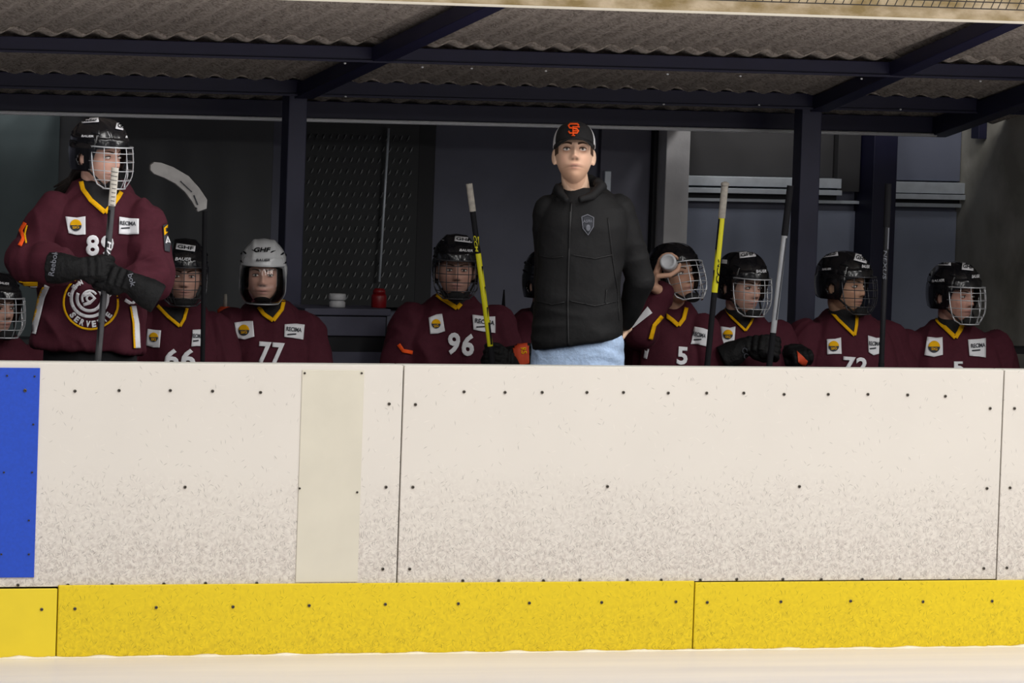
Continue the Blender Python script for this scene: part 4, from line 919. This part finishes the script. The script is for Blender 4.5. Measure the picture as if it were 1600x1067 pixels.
vneck(P, [[(404, 480), (412, 491), (427, 501)], [(427, 501), (440, 484), (444, 466)]], 6, [(405, 480), (427, 500), (443, 468), (420, 470)])
sponsor(P, 382, 516, 27, 25, -3, 'sun'); sponsor(P, 459, 518, 28, 23, 6, 'text'); number(P, '77', 424, 552, 40, 34, 4)
print_on('sleeve_patch', quad([(346, 538), (353, 510), (360, 532), (355, 545)]), P['bj'], 'greyd', P['J'], .004, 3); print_on('sleeve_patch', quad([(350, 530), (353, 511), (358, 530)]), P['bj'], 'yellow', P['J'], .006, 3)
helm_prints(P['helmet'], P['bh'], [('ink', 410, 390.5, 26, 7, 0, 'GHF'), ('greyd', 411, 406.5, 22, 3.6, 0, 'BAUER')])
P = player('person sitting in maroon number 96 jersey, black caged helmet, facing the camera', (712, 421), 4, 1.72, torso=710, tyaw=10, sw=.225, seed=6, cage='wired', look=(0, 0), hw=.077, skin=(.70, .42, .33))
vneck(P, [[(668, 450), (690, 466), (714, 482)], [(714, 482), (720, 475)]], 6.5, [(672, 452), (714, 481), (734, 464), (705, 455)])
sponsor(P, 682, 506, 21, 27, -8, 'sun'); sponsor(P, 757, 506, 36, 25, 8, 'text'); number(P, '96', 720, 538, 42, 36, 6)
print_on('sleeve_emblem', ribbon2([(623, 538), (630, 548), (645, 551)], 6), P['bj'], 'orange', P['J'], .004, 3)
helm_prints(P['helmet'], P['bh'], [('sticker', 724, 374.5, 27, 8, 6, 'GHF'), ('sticker', 688, 373, 11, 6, -12, ''), ('white', 728, 391.5, 21, 3.8, 3, 'BAUER')])
g, b_, _ = glove(P['root'], CP(768, 556, P['T'].O, .28), (-RI*.3+CN*.6+ZV*.2), (CN*.3+RI*.8), -1, (-ZV*.7-CN*.5+RI*.2))
P = player('person sitting mostly hidden behind the standing coach, orange marked glove showing', (858, 444), 35, 1.75, torso=846, tyaw=10, sw=.20, seed=7)
gm = MB(); c = CP(822, 556, P['T'].O, .24)
g, b_, _ = glove(P['root'], c, (RI*.9+ZV*.1), (CN), 1, (-RI*.4-ZV*.9))
print_on('glove_panel', quad([(800, 538), (826, 536), (827, 568), (806, 572)]), b_, 'orangec', g, .003, 4)
print_on('glove_lettering', place2d(text2d('RS', .03), 818, 548, 10, 9, 80), b_, 'yellow', g, .005, 3, .0005)
# player raising a bottle
Yh = 1.7; Oh = PX(1048, 480, Yh)
Gb = CP(1046, 414, Oh, .27); bdir = (CP(1045, 411, Oh, .36)-CP(1052, 427, Oh, .13)).normalized()
arms = {-1: [CP(1003, 514, Oh, -.02), CP(1000, 522, Oh, .24), CP(1036, 458, Oh, .20)], 1: [CP(1098, 520, Oh, -.02), CP(1112, 590, Oh, .05), CP(1080, 610, Oh, .28)]}
def hf(mb):
    wr = arms[-1][2]; d = (RI*.25+ZV*.95); d = (d-bdir*d.dot(bdir)).normalized(); n = bdir.cross(d)*-1
    if n.dot(-RI) < 0: n = -n
    W = hand(mb, Gb, d, n, 1 if d.cross(n).dot(bdir) > 0 else -1, .036, 1.0, .95); mb.cap(wr, W, .027, .022, 14)
    b, c = arms[1][1], arms[1][2]; mb.cap(c, c+(c-b).normalized()*.07, .028, .03, 12)
P = player('person sitting in maroon number 5 jersey, head tilted back, squeezing a drink bottle', (1054, 433), 42, Yh, neck_guard=False, pitch=16, torso=1050, tyaw=14, sw=.19, seed=8, arms=arms, hand_fn=hf, sleeve_r=(.078, .066, .050), cage='wire', skin=(.62, .36, .25))
vneck(P, [[(1016, 530), (1022, 508), (1034, 494)], [(1039, 492), (1050, 500), (1060, 509)], [(1060, 509), (1068, 498), (1072, 481)]], 6)
print_on('shoulder_stripe', quad([(984, 514), (1012, 479), (1019, 489), (990, 512)]), P['bj'], 'white', P['J'], .004, 3)
sponsor(P, 1093, 526, 24, 26, 12, 'text'); number(P, '5', 1066, 556, 17, 28, 4)
print_on('side_stripe', ribbon2([(1014, 534), (1008, 560)], 6), P['bj'], 'white', P['J'], .004, 3)
t = empty('drink_bottle', tuple(Gb), 'pale grey drink bottle held up and tipped to the mouth, its round base showing', 'bottle', 'drink bottles')
Rb = bdir.to_track_quat('Z', 'Y').to_matrix(); q = Gb
mb = MB(); mb.lathe([(.012, -.115), (.03, -.10), (.036, -.085), (.036, -.03), (.033, -.01), (.036, .01), (.036, .075), (.034, .082), (.026, .084), (.024, .081), (.002, .081)], q, Rb, 28); obj('bottle_body', mb, M['bottle'], t, smooth=True)
mb = MB(); mb.lathe([(.030, -.125), (.033, -.112), (.033, -.10), (.029, -.095)], q, Rb, 24); mb.lathe([(.006, -.16), (.008, -.15), (.012, -.125)], q, Rb, 16); obj('bottle_cap', mb, M['ink'], t, smooth=True)
P = player('person sitting in caged black helmet between the yellow stick and the black and silver stick', (1160, 447), 38, 1.72, torso=1160, tyaw=16, sw=.20, seed=9, pitch=-3)
vneck(P, [[(1126, 472), (1143, 496), (1165, 517)], [(1165, 517), (1173, 505), (1178, 492)]], 3.5, [(1130, 474), (1165, 516), (1177, 493), (1150, 478)])
sponsor(P, 1138, 523, 22, 26, 4, 'sun')
helm_prints(P['helmet'], P['bh'], [('sticker', 1168, 398, 25, 9, -6, 'GHF'), ('sticker', 1132, 409, 9, 6, 4, ''), ('white', 1189, 424, 16, 5, -2, 'BAUER')])
g, b_, _ = glove(P['root'], CP(1206, 545, P['T'].O, .30), (RI*.9+CN*.3+ZV*.1), (CN*.8+ZV*.6), 1, (-RI*.8-ZV*.45), L=.12)
print_on('glove_lettering', place2d(text2d('CCM', .02), 1166, 556, 26, 9, 74), b_, 'greyd', g, .003, 3, .0005)
P = player('person sitting in maroon number 72 jersey, black caged helmet, looking right', (1320, 446), 52, 1.72, torso=1326, tyaw=22, sw=.235, seed=10, cage='wired', skin=(.60, .36, .24))
vneck(P, [[(1288, 475), (1310, 500), (1335, 524)], [(1335, 524), (1338, 508), (1339, 492)]], 4.5, [(1291, 477), (1335, 523), (1339, 492), (1315, 478)])
sponsor(P, 1303, 541, 24, 26, -4, 'sun'); sponsor(P, 1366, 540, 20, 26, 4, 'text'); number(P, '72', 1336, 571, 38, 26, 4)
helm_prints(P['helmet'], P['bh'], [('sticker', 1297, 398, 25, 7, -8, 'Fiedler'), ('sticker', 1345, 404, 20, 11, 16, 'GHF'), ('white', 1292, 420.5, 14, 3, -4, 'BAUER'), ('white', 1352, 416.5, 12, 5, 4, 'BAUER')])
g, b_, _ = glove(P['root'], CP(1250, 560, P['T'].O, .26), (RI*.5+CN*.8), (CN*.2+ZV*.9), 1, (-RI*.3-CN*.4-ZV*.8), L=.10)
print_on('glove_panel', quad([(1245, 548), (1262, 564), (1258, 574), (1247, 566)]), b_, 'orangec', g, .003, 4)
P = player('person sitting at the right end in maroon jersey and black caged helmet, beside concrete wall', (1492, 462), 44, 1.72, torso=1488, tyaw=18, sw=.245, seed=12, skin=(.66, .38, .30))
vneck(P, [[(1448, 480), (1468, 504), (1493, 528)], [(1493, 528), (1499, 518), (1504, 506)]], 6.5, [(1452, 481), (1493, 527), (1503, 507), (1475, 485)])
sponsor(P, 1460, 542, 27, 28, 3, 'sun'); sponsor(P, 1528, 543, 26, 28, -4, 'text'); number(P, '5', 1497, 574, 17, 18)
print_on('sleeve_patch', quad([(1398, 560), (1402, 530), (1406, 545), (1403, 562)]), P['bj'], 'yellow', P['J'], .004, 3); print_on('sleeve_emblem', quad([(1408, 545), (1420, 553), (1412, 564), (1406, 560)]), P['bj'], 'orangec', P['J'], .004, 3)
helm_prints(P['helmet'], P['bh'], [('sticker', 1473, 411.5, 26, 7, 2, 'Fiedler'), ('sticker', 1512, 417, 18, 11, 6, 'GHF'), ('white', 1466, 438.5, 20, 4, -4, 'BAUER'), ('white', 1524, 432, 12, 5, -4, 'BAUER')])
# ---------------------------------------------------------------- sticks
t, a, d = stick('black hockey stick turned upside down, grey blade up beside the number 66 player', (320, 330), (316, 600), 1.12, [(0, 1.93, 'ink', 'shaft', .75)], blade=None)
out = [(322, 326), (323, 312), (311, 294), (294, 275), (270, 261), (251, 254), (240, 253), (234, 258), (234, 266), (240, 272), (256, 278), (273, 287), (288, 300), (299, 315), (308, 331)]
k = len(out); pv = [PX(x, y, 1.12+.0006*(322-x)) for x, y in out]; dn = Vector((.0, .009, 0)); mb = MB(); mb.add([p-dn for p in pv]+[p+dn for p in pv], [tuple(range(k)), tuple(range(2*k-1, k-1, -1))]+[(i, (i+1) % k, k+(i+1) % k, k+i) for i in range(k)])
bl = obj('blade', mb, M['bladeg'], t, bevel=.003)
print_on('puck_marks', join2(ribbon2([(303, 305), (309, 320)], 2), ribbon2([(282, 283), (300, 300)], 1.5), ribbon2([(300, 322), (308, 326)], 2)), bv_obj(bl), 'greyd', bl, .002, 3, .0005)
t, a, d = stick('yellow and black hockey stick with grey butt held by the number 96 player', (733, 287), (766, 541), 1.0, [(0, .17, 'tapeg', 'grip_tape', 1.05), (.165, .43, 'ink', 'upper_shaft', .9), (.425, 1, 'shafty', 'shaft', .9)])
bs = bv_obj(*[o for o in t.children if 'shaft' in o.name]); stick_print(t, 'CCM', 743.5, 381, 26, 4.5, 82, 'shafty', bs); print_on('shaft_stripe', ribbon2([(745.5, 358), (748.5, 376), (750, 390)], 3), bs, 'shafty', t, .002, 4, .0004)
print_on('shaft_stripe', ribbon2([(751.5, 400), (758.5, 450), (768, 538)], 2.6), bs, 'ink', t, .002, 4, .0004)
t, a, d = stick('bright yellow hockey stick with white taped butt, right of the raised bottle', (1133, 285), (1112, 500), 1.0, [(0, .26, 'tapeg', 'grip_tape', 1.15), (.255, .80, 'shafty', 'shaft', 1), (.79, 1.3, 'ink', 'taper', .95)])
bs = bv_obj(*[o for o in t.children if 'shaft' in o.name]); stick_print(t, 'CCM', 1123.5, 424, 38, 6.5, -84.5, 'ink', bs)
print_on('shaft_stripe', ribbon2([(1124, 342), (1118, 400), (1112, 458)], 2.4), bs, 'ink', t, .0016, 4, .0004)
mb = MB(); mb.ball(PX(1133, 288, 1.0), (.019, .016, .012)); obj('butt_knob', mb, M['tapeg'], t, smooth=True)
t, a, d = stick('black and silver hockey stick leaning against the right post', (1235, 290), (1208, 520), .98, [(0, .34, 'ink', 'grip_tape', 1.1), (.335, 1, 'silver', 'shaft', .95)])
bs = bv_obj(*[o for o in t.children if 'shaft' in o.name]); print_on('shaft_stripe', ribbon2([(1229, 372), (1213, 500)], 1.6), bs, 'greyd', t, .0016, 4, .0004)
t, a, d = stick('thin black hockey stick with small upright lettering, between the two right-most players', (1388, 287), (1379, 520), 1.0, [(0, .29, 'ink', 'grip_tape', 1.1), (.285, 1.2, 'shaftk', 'shaft', .9)])
bs = bv_obj(*[o for o in t.children if 'shaft' in o.name]); stick_print(t, 'NEXUS', 1382.5, 414, 46, 5.5, 92, 'grey', bs); print_on('shaft_stripe', ribbon2([(1388.5, 356), (1387, 390)], 2), bs, 'grey', t, .0016, 4, .0004)
# ---------------------------------------------------------------- bottles
def bottle(px, base_z, y, label, body, cap, prof, spout=None):
    p = PX(px, 470, y); p.z = base_z; t = empty('drink_bottle', tuple(p), label, 'bottle', 'drink bottles')
    mb = MB(); mb.lathe(prof[0], p, None, 24); obj('bottle_body', mb, M[body], t, smooth=True)
    mb = MB(); mb.lathe(prof[1], p, None, 24); obj('bottle_cap', mb, M[cap], t, smooth=True)
    if spout: mb = MB(); mb.lathe(spout, p, None, 12); obj('spout', mb, M['tapeg' if cap == 'orangec' else cap], t, smooth=True)
bottle(527, ZC, 2.2, 'short white wide lidded drink bottle on the blue grey cabinet', 'bottlew', 'bottlew', ([(.034, 0), (.036, .004), (.036, .022), (.031, .028), (.031, .032)], [(.037, .032), (.038, .036), (.038, .055), (.035, .060)]))
bottle(592, ZC, 2.2, 'red drink bottle on the right end of the blue grey cabinet', 'red', 'red', ([(.032, 0), (.034, .004), (.034, .05), (.03, .06)], [(.028, .06), (.028, .075), (.02, .085)]))
bottle(352, ZS, 2.22, 'drink bottle with orange cap and pale spout behind the seated number 77 player', 'bottlew', 'orangec', ([(.034, 0), (.036, .01), (.036, .10), (.03, .115)], [(.034, .115), (.034, .13), (.02, .145)]), [(.009, .14), (.008, .18), (.006, .20)])
bottle(787, ZS, 2.22, 'dark teal drink bottle with long thin spout between player 96 and the coach', 'teal', 'ink', ([(.036, 0), (.038, .01), (.038, .105), (.034, .112)], [(.038, .112), (.038, .13), (.018, .145)]), [(.011, .14), (.008, .17), (.003, .235)])
